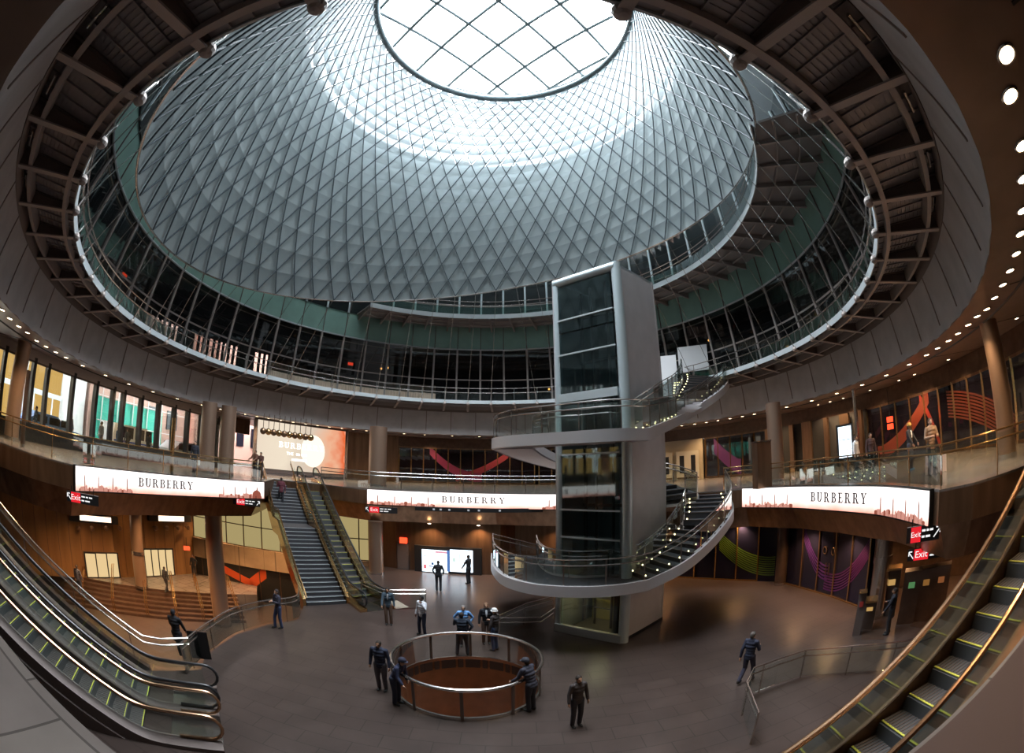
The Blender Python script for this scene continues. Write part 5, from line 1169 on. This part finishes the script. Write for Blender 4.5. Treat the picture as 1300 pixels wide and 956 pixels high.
def vehicle(label, loc, rz, L, H, body, van):
    o = thing('van' if van else 'car', label, 'vehicle', loc, rz); W = 1.8
    pr = [(-L / 2, .35), (L / 2, .35), (L / 2, .95), (L / 2 - .9, 1.1), (L / 2 - 1.5, H), (-L / 2 + .15, H), (-L / 2, 1.1)] if van else [(-L / 2, .35), (L / 2, .35), (L / 2, .8), (L / 2 - 1.1, .92), (L / 2 - 1.8, H), (-L / 2 + 1.1, H), (-L / 2 + .3, .95), (-L / 2, .9)]
    b = MB(); b.sweep([[(x, y, z) for x, z in pr] for y in (-W / 2, -W / 2 + .08, W / 2 - .08, W / 2)]); b.build('body', body, o)
    b = MB()
    for s in (-1, 1):
        for x0, x1 in ((-.85, -.25), (-.15, .35), (.42, .8)): 
            if van or x0 > -.3 or True: b.hexa([(x0 * L / 2.6, s * W / 2, 1.12 if van else .93), (x1 * L / 2.6, s * W / 2, 1.12 if van else .93), (x1 * L / 2.6 - .1 * (x1 > .7), s * (W / 2 + .015), H - .12), (x0 * L / 2.6, s * (W / 2 + .015), H - .12)] + [(x0 * L / 2.6, s * (W / 2 + .02), 1.12 if van else .93), (x1 * L / 2.6, s * (W / 2 + .02), 1.12 if van else .93), (x1 * L / 2.6 - .1 * (x1 > .7), s * (W / 2 + .025), H - .12), (x0 * L / 2.6, s * (W / 2 + .025), H - .12)])
    b.build('side_window', M['black'], o)
    if van: b = MB(); [b.box((0, s * (W / 2 + .01), .88), (L * .96, .02, .1)) for s in (-1, 1)]; b.build('stripe', pbr('police_blue', (.03, .08, .45), .4), o)
    for x in (-L * .31, L * .31):
        for s in (-1, 1):
            b = MB(); b.tube([(x, s * (W / 2 - .2), .34), (x, s * (W / 2 + .02), .34)], .34, 18); wv = b.build('wheel', M['rubber'], o, True); b = MB(); b.tube([(x, s * (W / 2), .34), (x, s * (W / 2 + .04), .34)], .19, 14); b.build('hub', M['stainless'], wv)
    b = MB(); [b.box((L / 2 - .02, y, .75), (.06, .35, .16)) for y in (-.6, .6)]; b.build('headlight', M['steel_light'], o)
    return o
vehicle('white police van with a blue stripe parked outside the left windows', (-25.0, 20.9, -.04), PI / 2, 4.9, 1.95, pbr('white_car_paint', (.75, .78, .80), .25), True)
vehicle('blue and white car parked outside, left of the van', (-25.8, 13.6, -.04), PI / 2, 4.5, 1.45, pbr('blue_car_paint', (.10, .18, .38), .25), False)
vehicle('silver car farther along the street, right of the van', (-25.4, 27.4, -.04), PI / 2, 4.5, 1.5, pbr('silver_car_paint', (.45, .47, .50), .25), False)
# ---------------------------------------------------------------- downlights
DL = [(3,393),(12.5,404),(24,414),(35,422),(47,431),(58.7,439),(71,447),(84,454),(105,464),(134,477),(163.5,488.5),(194,499),(225,508),(256,516),(280,521),(296,525),(311,528),(326,530.5),(341,533.5),(356,536),(372,538.5),(388,541),(403,543),(418,545),(433.6,546.5),(448.5,548),(465,550),(480,551),(513,554),(539,555.5),(574,557),(608.5,557.5),
      (865.6,544.7),(882,543),(897,540.6),(911.6,538.5),(927,536),(943,533),(958,530),(974.6,527),(999,521.5),(1030.7,513),(1063,504),(1095,493),(1125.5,480),(1155,467),(1177,455),(1191,446),(1205,437),(1217,427),(1230,416),(1241,404),(1252.6,392),(1262.6,377.5),(1273,361),(1282,343),(1290,321.5),(1295.5,296),(1298,266.6),(1299,226),(1297.5,184),(1282,121),(1218,0)]
m1 = MB(); m1.cyl((0, 0), .105, -.012, 0, 18); lens = m1.mesh('lens', M['downlight'])
m2 = MB(); m2.tube([(.125 * math.cos(a), .125 * math.sin(a), -.006) for a in [2 * PI * k / 18 for k in range(18)]], .018, 5, True); trim = m2.mesh('trim_ring', M['stainless'], True)
def downlight(p, label, group, s=1.0, warm=None):
    t = thing('downlight', label, 'ceiling light', tuple(p), 0, group); t.scale = (s, s, s)
    for me, nn in ((lens, 'lens'), (trim, 'trim_ring')): c = bpy.data.objects.new(nn, me); COL.objects.link(c); c.parent = t
    return t
def spot(p, e, ang=110, col=(1, .66, .36), r=.1):
    l = bpy.data.lights.new('downlight_and_fill_beam', 'SPOT'); l.energy = e; l.color = col; l.spot_size = math.radians(ang); l.spot_blend = .7; l.shadow_soft_size = r
    o = bpy.data.objects.new('downlight_and_fill_beam', l); COL.objects.link(o); o.location = (p[0], p[1], p[2] - .05); return o
for i, (x, y) in enumerate(DL):
    R = 18.55
    if x > 1250 or x < 45: p = atz(x, y, ZC - .005)
    else: p = oncirc(x, y, C0, R, ZC - .005)
    downlight(p, 'round warm downlight in the ring around the atrium opening', 'ring of ceiling downlights', 1.05)
    if i % 2 == 0: spot(p, 520 if p.y > 6 else 160, 130)
for i, (x, y) in enumerate([(1207, 476), (1163, 491.5), (1143, 498), (1106, 510), (1072, 521.6), (1055, 524.5), (1040, 529.5), (1298, 441)]):
    p = atz(x, y, ZC - .005); D = math.hypot(p.x, p.y)
    if D > 26: p = oncirc(x, y, C0, 21.5, ZC - .005)
    downlight(p, 'smaller warm downlight nearer the right shopfronts', 'outer downlights at right', .8); spot(p, 380, 120)
for a in list(range(-24, 120, 16)) + [150, 165, 180, 195, 215, 312]: spot(pol(20.8, math.radians(a), ZC - .02), 420, 140)  # spots without any fitting, added to brighten the street level
# lamps under the slab, lighting the concourse edges and the lower hall
for i, (x, y) in enumerate([(-17, 14), (-18.5, 18), (-16, 21.5), (-20, 14), (-21.5, 18), (-23, 22), (-19.5, 25), (-13, 25), (-5, 27), (-2, 27), (3, 27.3), (8.5, 24), (11.8, 21), (12.8, 16.5), (12.7, 13.5), (14.5, 11.2), (16, 9), (-17.5, 9), (13.5, 6)]):
    p = Vector((x, y, -2.02)); downlight(p, 'warm downlight in the bronze soffit under the street level', 'downlights under the slab', 1.0); spot(p, 2300 if x < -12 else 520, 130, (1, .55, .25))
# ---------------------------------------------------------------- people
SK = {'light': pbr('skin_light', (.52, .30, .20), .55), 'dark': pbr('skin_dark', (.12, .06, .04), .5), 'tan': pbr('skin_tan', (.38, .20, .12), .55)}
cc = {}
def cloth(c):
    if c not in cc: cc[c] = pbr('cloth_%d' % len(cc), c, .85, 0, .12, 9)
    return cc[c]
def blobmesh(name, parts, vox, mat):
    "parts: lists of (point, rx, ry) rings or balls; fused to one skin by a remesh"
    b = MB()
    for P in parts:
        if P[0] == 'ball': b.ball(P[1], 1.0, 8, P[2])
        else:
            pts, rs = P[1], P[2]; b.tube(pts, rs, 10); 
            for q, r in ((pts[0], rs[0]), (pts[-1], rs[-1])): b.ball(q, r * .98, 5)
    me = b.mesh(name, mat); ob = bpy.data.objects.new('tmp', me); COL.objects.link(ob)
    md = ob.modifiers.new('r', 'REMESH'); md.mode = 'VOXEL'; md.voxel_size = vox; md.use_smooth_shade = True
    sm_ = ob.modifiers.new('s', 'SMOOTH'); sm_.factor = .5; sm_.iterations = 2
    dg = bpy.context.evaluated_depsgraph_get(); m_ = bpy.data.meshes.new_from_object(ob.evaluated_get(dg)); bpy.data.objects.remove(ob); bpy.data.meshes.remove(me)
    m_.name = name; m_.materials.clear(); m_.materials.append(mat); return m_
ARM = {'down': ((.07, .0, -.28), (.02, .06, -.25)), 'back': ((.05, -.10, -.27), (.02, -.02, -.26)), 'fwd': ((.05, .12, -.26), (.0, .14, -.20)), 'hold': ((.08, .05, -.27), (-.12, .22, .02)), 'face': ((.10, .10, -.22), (-.14, .06, .24)),
       'cross': ((.08, .08, -.25), (-.26, .14, .02)), 'pocket': ((.12, -.03, -.25), (-.05, .09, -.19)), 'rail': ((.06, .16, -.22), (.02, .22, -.10)), 'hip': ((.16, -.06, -.22), (-.10, .08, -.17))}
LEG = {'stand': ((0, .01, 0), (0, 0, 0)), 'stepF': ((.0, .14, 0), (0, .20, .0)), 'stepB': ((.0, -.02, 0), (0, -.24, .05)), 'wide': ((.05, .01, 0), (.08, 0, 0))}
def person(label, loc, face_deg, H=1.75, top=(.03, .03, .05), legs=(.04, .04, .05), skin='light', hair=(.03, .02, .015), arms=('down', 'down'), leg=('stand', 'stand'), lean=0.0, hat=None, head_turn=0, build=1.0, bag=None, shirt=None, shoes=(.02, .02, .02), bald=False, coat=False, vox=.014, jacket_name='jacket'):
    o = thing('person', label, 'person', tuple(loc), math.radians(face_deg)); k = H / 1.75; build = build * .94; S = lambda x, y, z: Vector((x, y, z)) * k
    def ln(v):                                # lean the upper body forward about the hips
        if not lean: return v
        R = Matrix.Rotation(-lean, 3, 'X'); pv = S(0, 0, .95); return pv + R @ (v - pv)
    hip = S(0, 0, .95); w = build
    A, T_, HN = [], [], []; L_ = []; SH = []; body = []
    for i, s in enumerate((-1, 1)):
        kd_, ad_ = LEG[leg[i]]; h0 = S(.095 * s, 0, .92); kn_ = S(.10 * s + kd_[0] * s, .02 + kd_[1], .50); an = S(.10 * s + ad_[0] * s, -.01 + ad_[1], .09 + ad_[2])
        body.append(('tube', [h0, kn_, kn_.lerp(an, .35), an], [.085 * k * w, .055 * k, .052 * k, .036 * k]))
        L_.append(('tube', [h0 + S(0, 0, .03), h0.lerp(kn_, .5), kn_, kn_.lerp(an, .35), an + S(0, 0, -.02)], [.105 * k * w, .092 * k * w, .072 * k, .070 * k, .062 * k]))
        SH.append(('ball', an + S(0, .055, -.055), (.047 * k, .135 * k, .042 * k))); SH.append(('ball', an + S(0, -.02, -.02), (.045 * k, .06 * k, .07 * k)))
        body.append(('ball', an + S(0, .05, -.05), (.04 * k, .115 * k, .034 * k)))
        sh = S(.185 * s * w, 0, 1.44); eo, wo = ARM[arms[i]]; el = sh + S(eo[0] * s, eo[1], eo[2]); wr = el + S(wo[0] * s, wo[1], wo[2])
        sh, el, wr = ln(sh), ln(el), ln(wr); fd = (wr - el).normalized()
        body.append(('tube', [sh, sh.lerp(el, .5), el, el.lerp(wr, .35), wr], [.052 * k, .046 * k, .037 * k, .038 * k, .026 * k]))
        A.append(('tube', [sh, sh.lerp(el, .5), el, el.lerp(wr, .5), el.lerp(wr, .96)], [.072 * k * w, .064 * k * w, .054 * k, .050 * k, .044 * k]))
        # palm, four unequal fingers and a thumb from its side
        side = Vector((s * -1.0, 0, 0)); side = (side - fd * side.dot(fd)).normalized(); nrm = fd.cross(side).normalized()
        acr = nrm; pc = wr + fd * .045 * k
        body.append(('tube', [wr, wr + fd * .02 * k, pc + fd * .02 * k], [.026 * k, .030 * k, .033 * k]))
        for q, ln_ in enumerate((.062, .074, .070, .054)):
            r0 = pc + fd * .03 * k + acr * ((q - 1.5) * .021 * k); m1_ = r0 + fd * ln_ * .5 * k + side * .006 * k; e_ = m1_ + fd * ln_ * .42 * k + side * .024 * k
            body.append(('tube', [r0, m1_, e_], [.0105 * k, .0095 * k, .008 * k]))
        t0 = wr + fd * .02 * k - acr * .02 * k; body.append(('tube', [t0, t0 - acr * .028 * k + fd * .025 * k, t0 - acr * .03 * k + fd * .058 * k + side * .01 * k], [.013 * k, .012 * k, .009 * k]))
    spine = [S(0, 0, .93), S(0, -.01, 1.08), S(0, 0, 1.25), S(0, -.005, 1.38), S(0, -.01, 1.47)]
    def torso(g, gw_):
        out_ = []
        for z, rx, ry in ((.90, .155, .105), (.98, .155, .11), (1.08, .140, .105), (1.18, .15, .11), (1.28, .17, .12), (1.38, .175, .105), (1.45, .12, .08)):
            out_.append(('ball', ln(S(0, -.005, z)), ((rx * w + g) * k, (ry * w + g) * k, .10 * k)))
        return out_
    neck = ln(S(0, -.012, 1.46)); hb = ln(S(0, .012, 1.545)); body += torso(0, 0)
    body.append(('tube', [neck, hb], [.056 * k, .052 * k]))
    HR = Matrix.Rotation(math.radians(head_turn), 3, 'Z') @ Matrix.Rotation(-lean * .4, 3, 'X'); hd_ = lambda x, y, z: hb + HR @ S(x, y, z)
    for c, r in (((0, -.005, .105), (.073, .088, .088)), ((0, .022, .055), (.056, .064, .065)), ((0, .04, .022), (.036, .038, .028))): body.append(('ball', hd_(*c), tuple(v * k for v in r)))
    body.append(('tube', [hd_(0, .083, .098), hd_(0, .105, .062)], [.010 * k, .015 * k]))          # nose
    for s in (-1, 1): body.append(('ball', hd_(.074 * s, -.005, .075), (.010 * k, .02 * k, .030 * k)))   # ears
    body.append(('tube', [hd_(-.022, .088, .032), hd_(.022, .088, .032)], [.008 * k, .008 * k]))
    body.append(('tube', [hd_(-.035, .078, .105), hd_(.035, .078, .105)], [.009 * k, .009 * k]))
    def add(name, parts, mat, vx): ob = bpy.data.objects.new(name, blobmesh(name, parts, vx, mat)); COL.objects.link(ob); ob.parent = o; return ob
    bd_ = add('body', body, SK[skin], .0085)
    f_ = MB()
    for s in (-1, 1): f_.ball(hd_(.028 * s, .079, .088), .008 * k, 5, (1, .6, .7))
    f_.build('eye', M['black'], o, True)
    add('trousers', L_ + [('ball', ln(S(0, -.005, .96)) , (.165 * k * w, .122 * k * w, .11 * k))] + [('ball', S(0, -.005, .90), (.15 * k * w, .115 * k * w, .09 * k))], cloth(legs), vox)
    tors = torso(.022, 0)
    if coat: tors += [('ball', S(0, -.01, .84), (.175 * k * w, .135 * k * w, .12 * k)), ('ball', S(0, -.01, .72), (.17 * k * w, .14 * k * w, .12 * k))]
    tors.append(('tube', [ln(S(-.18 * w, -.005, 1.435)), ln(S(.18 * w, -.005, 1.435))], [.068 * k, .068 * k])); tors.append(('tube', [ln(S(0, -.012, 1.45)), ln(S(0, -.008, 1.51))], [.075 * k, .066 * k]))
    add(jacket_name, tors + A, cloth(top), vox)
    if shirt:
        add('shirt_front', [('tube', [ln(S(0, .078 * w, 1.44)), ln(S(0, .112 * w, 1.33)), ln(S(0, .128 * w, 1.22))], [.045 * k, .04 * k, .022 * k])], cloth(shirt), .012)
    add('shoe', SH[:2], cloth(shoes), vox); add('shoe', SH[2:], cloth(shoes), vox)
    if hat:
        b = MB(); b.sweep([[hd_(.098 * math.cos(a) * f, (.115 * math.sin(a)) * f, z) for a in [2 * PI * q / 18 for q in range(18)]] for f, z in ((1.0, .115), (1.0, .14), (.92, .18), (.7, .215), (.3, .232))])
        if hat[1] == 'hard': b.sweep([[hd_(.12 * math.cos(a) * f, (.145 * math.sin(a) + .01) * f, z) for a in [2 * PI * q / 18 for q in range(18)]] for f, z in ((1.0, .118), (.8, .125))])
        else: b.sweep([[hd_(.08 * math.cos(a), .09 + .08 * abs(math.sin(a)) * f, .122 + .006 * f) for a in [PI * q / 10 for q in range(11)]] for f in (0, 1)])
        b.build('hat', cloth(hat[0]), o, True)
    if not bald and not (hat and hat[1] == 'hard'):
        hp = [('ball', hd_(0, -.016, .118), (.084 * k, .093 * k, .088 * k)), ('ball', hd_(0, -.045, .075), (.075 * k, .065 * k, .07 * k))]
        if hair and len(hair) == 4: hp += [('ball', hd_(0, -.06, .0), (.08 * k, .05 * k, .12 * k))]
        add('hair', hp, cloth(tuple(hair[:3])), .012)
    if bag:
        s, c_, sz = bag; b = MB(); b.box(tuple(S(.27 * s, .05, .62)), (.08 * k, .3 * k * sz, .34 * k * sz)); b.tube([tuple(S(.27 * s, -.04, .78)), tuple(S(.27 * s, .05, .95)), tuple(S(.27 * s, .14, .78))], .008, 5); b.build('bag', cloth(c_), o)
    return o
def at_floor(x, y, z=ZF): return atz(x, y, z)
NAVY = (.02, .025, .05); BLK = (.015, .015, .02)
def atD(px, D, z): v = ray(px, 700); u_ = Vector((v.x, v.y)).normalized(); return Vector((u_.x * D, u_.y * D, z))
def byhead(px, py, H, z=ZF): 
    p = atz(px, py, z + H); return Vector((p.x, p.y, z))
def clear_of_well(p, r=2.5):
    v = p.xy - Vector(RC)
    if v.length < r: v = v.normalized() * r
    return Vector((RC[0] + v.x, RC[1] + v.y, p.z))
# face_deg: 0 looks along +y (away), 180 looks back to the viewer
person('heavy set man in dark navy jacket and grey trousers standing left of the round well', clear_of_well(byhead(480, 813, 1.78), 2.3), 175, 1.78, NAVY, (.10, .09, .10), 'tan', arms=('down', 'down'), build=1.12)
person('police officer in dark uniform and cap leaning forward by the round well', clear_of_well(byhead(505, 838, 1.50), 2.35), 250, 1.74, (.02, .025, .06), NAVY, 'light', arms=('fwd', 'rail'), lean=.45, hat=((.02, .02, .04), 'cap'), head_turn=10)
person('man in grey blue jacket and tan trousers near the foot of the escalator', at_floor(494, 793), 190, 1.74, (.05, .08, .11), (.16, .10, .07), 'tan', arms=('down', 'fwd'), shirt=(.3, .3, .32))
person('man in white shirt with dark tie talking on a phone', at_floor(537, 806), 150, 1.76, (.72, .74, .80), NAVY, 'dark', arms=('face', 'down'), leg=('stand', 'wide'), hair=(.01, .01, .01), jacket_name='white_shirt')
person('grey haired man in light blue shirt behind the dark suited back', byhead(588, 768, 1.76), 185, 1.76, (.16, .36, .72), (.03, .03, .05), 'light', hair=(.22, .20, .19), arms=('hip', 'hip'), jacket_name='blue_shirt')
person('man in black jacket seen from behind with hands forward at the well', clear_of_well(byhead(586, 779, 1.76)), 5, 1.76, (.02, .03, .05), (.03, .03, .04), 'light', arms=('rail', 'hip'), build=1.15, leg=('wide', 'wide'))
person('man in black suit and white shirt beside the hard hat wearer', byhead(617, 765, 1.78), 190, 1.78, BLK, (.12, .07, .05), 'light', hair=(.25, .14, .08), shirt=(.7, .72, .78), arms=('down', 'down'))
person('worker in white hard hat with dark brown jacket and blue jeans', clear_of_well(byhead(628, 772, 1.78)), 60, 1.76, (.05, .04, .04), (.05, .08, .17), 'light', arms=('down', 'hold'), hat=((.75, .74, .72), 'hard'))
person('man in dark jacket and dark cap leaning on the right of the well railing', Vector((.5, 10.85, ZF)), 50, 1.78, (.03, .03, .045), (.03, .03, .04), 'light', arms=('rail', 'rail'), lean=.3, hat=((.03, .03, .04), 'cap'), build=1.1)
person('dark haired person whose head just rises at the bottom of the picture', byhead(735, 857, 1.70), 200, 1.70, (.05, .04, .04), (.03, .03, .04), 'tan')
person('grey haired man in dark suit walking at lower right', at_floor(946, 866), 300, 1.78, NAVY, (.03, .03, .055), 'light', hair=(.09, .08, .075), arms=('back', 'hold'), leg=('stepB', 'stepF'), shirt=(.6, .6, .65))
person('long haired woman in dark top and blue jeans, arms folded, by the sunken hall railing', at_floor(356, 797), 150, 1.68, (.03, .03, .05), (.04, .06, .14), 'light', hair=(.03, .02, .02, 1), arms=('cross', 'hold'), leg=('stand', 'stepF'))
person('hooded person in black at the foot of the left escalators', at_floor(231, 836), 20, 1.76, BLK, BLK, 'tan', hair=(.01, .01, .015), arms=('fwd', 'fwd'), coat=True, leg=('stepF', 'stand'))
person('man in black looking at the left half of the video wall', at_floor(557, 750), 0, 1.76, BLK, (.02, .02, .03), 'tan', arms=('pocket', 'pocket'))
person('man in black in front of the right half of the video wall', at_floor(595, 741), 60, 1.78, BLK, BLK, 'tan', arms=('fwd', 'hold'))
person('man in black walking up on the landing of the lower hall steps', atz(212, 752, ZD), 0, 1.66, BLK, BLK, 'tan', arms=('down', 'down'), leg=('stepF', 'stepB'))
person('person in black at the right of the lower hall doors', atz(247, 733, ZD), 200, 1.66, BLK, BLK, 'tan', arms=('hip', 'down'))
person('person in blue grey on the lower hall steps behind the handrails', atz(103, 755, ZD), 30, 1.7, (.05, .06, .1), (.03, .04, .07), 'tan')
person('woman in dark coat and black boots on the street level above the left banner', atz(247, 600, 0), 200, 1.72, (.02, .022, .035), BLK, 'light', coat=True, bag=(-1, (.5, .48, .45), 1.0), leg=('stepF', 'stand'))
person('person in black with a white stripe and tan cap behind the right balustrade', atz(1156, 597, 0), 190, 1.80, BLK, (.05, .05, .07), 'tan', hat=((.45, .25, .06), 'cap'), arms=('fwd', 'fwd'), shirt=(.7, .7, .7), shoes=(.15, .4, .6))
person('person in tan brown coat looking down behind the right balustrade', atr(1183, 585, 15.2).xy.to_3d(), 150, 1.80, (.30, .19, .12), (.04, .03, .03), 'light', arms=('hold', 'hold'), coat=True, hair=(.10, .06, .04))
person('person in white t-shirt by the bright information screen', atr(1087, 585, 20.3).xy.to_3d(), 200, 1.75, (.75, .76, .78), (.03, .03, .04), 'tan', jacket_name='t_shirt')
person('dark figure standing at the red exit sign on the right street level', atr(1106, 585, 20.5).xy.to_3d(), 160, 1.75, (.06, .03, .03), BLK, 'tan')
person('dark figure at the ticket machine under the right slab', atD(1143, 15.4, ZF), 30, 1.74, (.02, .02, .03), BLK, 'tan', arms=('fwd', 'hold'), coat=True)
person('person in dark red climbing the fixed stair left of the golden escalator', Vector((cb0.x, cb0.y, ZF + 2.95 + 1.22)) + cd_ * 7.6 + cl * .7 + Vector((0, 0, -.36)), 40, 1.72, (.10, .02, .03), BLK, 'tan', arms=('hold', 'down'), leg=('stepF', 'stand'))
person('brown clad person at the balustrade in front of the billboard', atr(324, 590, 28.0).xy.to_3d(), 170, 1.7, (.12, .05, .03), (.04, .03, .03), 'tan', arms=('rail', 'rail'))
person('second brown clad person just left of the escalator top', atr(331, 590, 28.4).xy.to_3d(), 190, 1.62, (.10, .04, .03), (.04, .03, .03), 'tan', arms=('rail', 'hold'))
XO = -23.2
for lb, px, col, H in (('passer by in black outside the street windows, leftmost of the group', 45, BLK, 1.7), ('passer by in dark coat outside beside the blue car', 90, (.04, .04, .05), 1.78), ('person in grey coat standing outside at the lobby front', 129, (.16, .15, .14), 1.8), ('person in dark jacket outside, left of the white van', 163, (.04, .05, .06), 1.72), ('passer by in blue outside, walking past the van bonnet', 151, (.06, .09, .14), 1.7), ('dark figure outside, right of the white van', 190, BLK, 1.68)):
    v = ray(px, 540); t_ = XO / v.x; person(lb, (XO, v.y * t_, 0), random.choice((0, 180, 90)), H, col, BLK, 'tan', arms=('down', 'pocket'), coat=True)
# ---------------------------------------------------------------- sky and render settings
w = bpy.data.worlds.new('sky'); SC.world = w; w.use_nodes = True; bg = w.node_tree.nodes['Background']; bg.inputs[0].default_value = (.90, .95, 1, 1); bg.inputs[1].default_value = 34.0
pt = bpy.data.lights.new('oculus_portal', 'AREA'); pt.shape = 'DISK'; pt.size = 24; pt.cycles.is_portal = True; po = bpy.data.objects.new('oculus_portal', pt); COL.objects.link(po); po.location = (OC.x, OC.y, 28.6)
SC.view_settings.view_transform = 'Standard'; SC.view_settings.look = 'None'; SC.view_settings.exposure = 0.12; SC.view_settings.gamma = 1; SC.view_settings.use_curve_mapping = False
cy = SC.cycles; cy.max_bounces = 7; cy.diffuse_bounces = 4; cy.glossy_bounces = 4; cy.transmission_bounces = 4; cy.transparent_max_bounces = 24; cy.sample_clamp_indirect = 6; cy.use_denoising = True; cy.caustics_reflective = False; cy.caustics_refractive = False
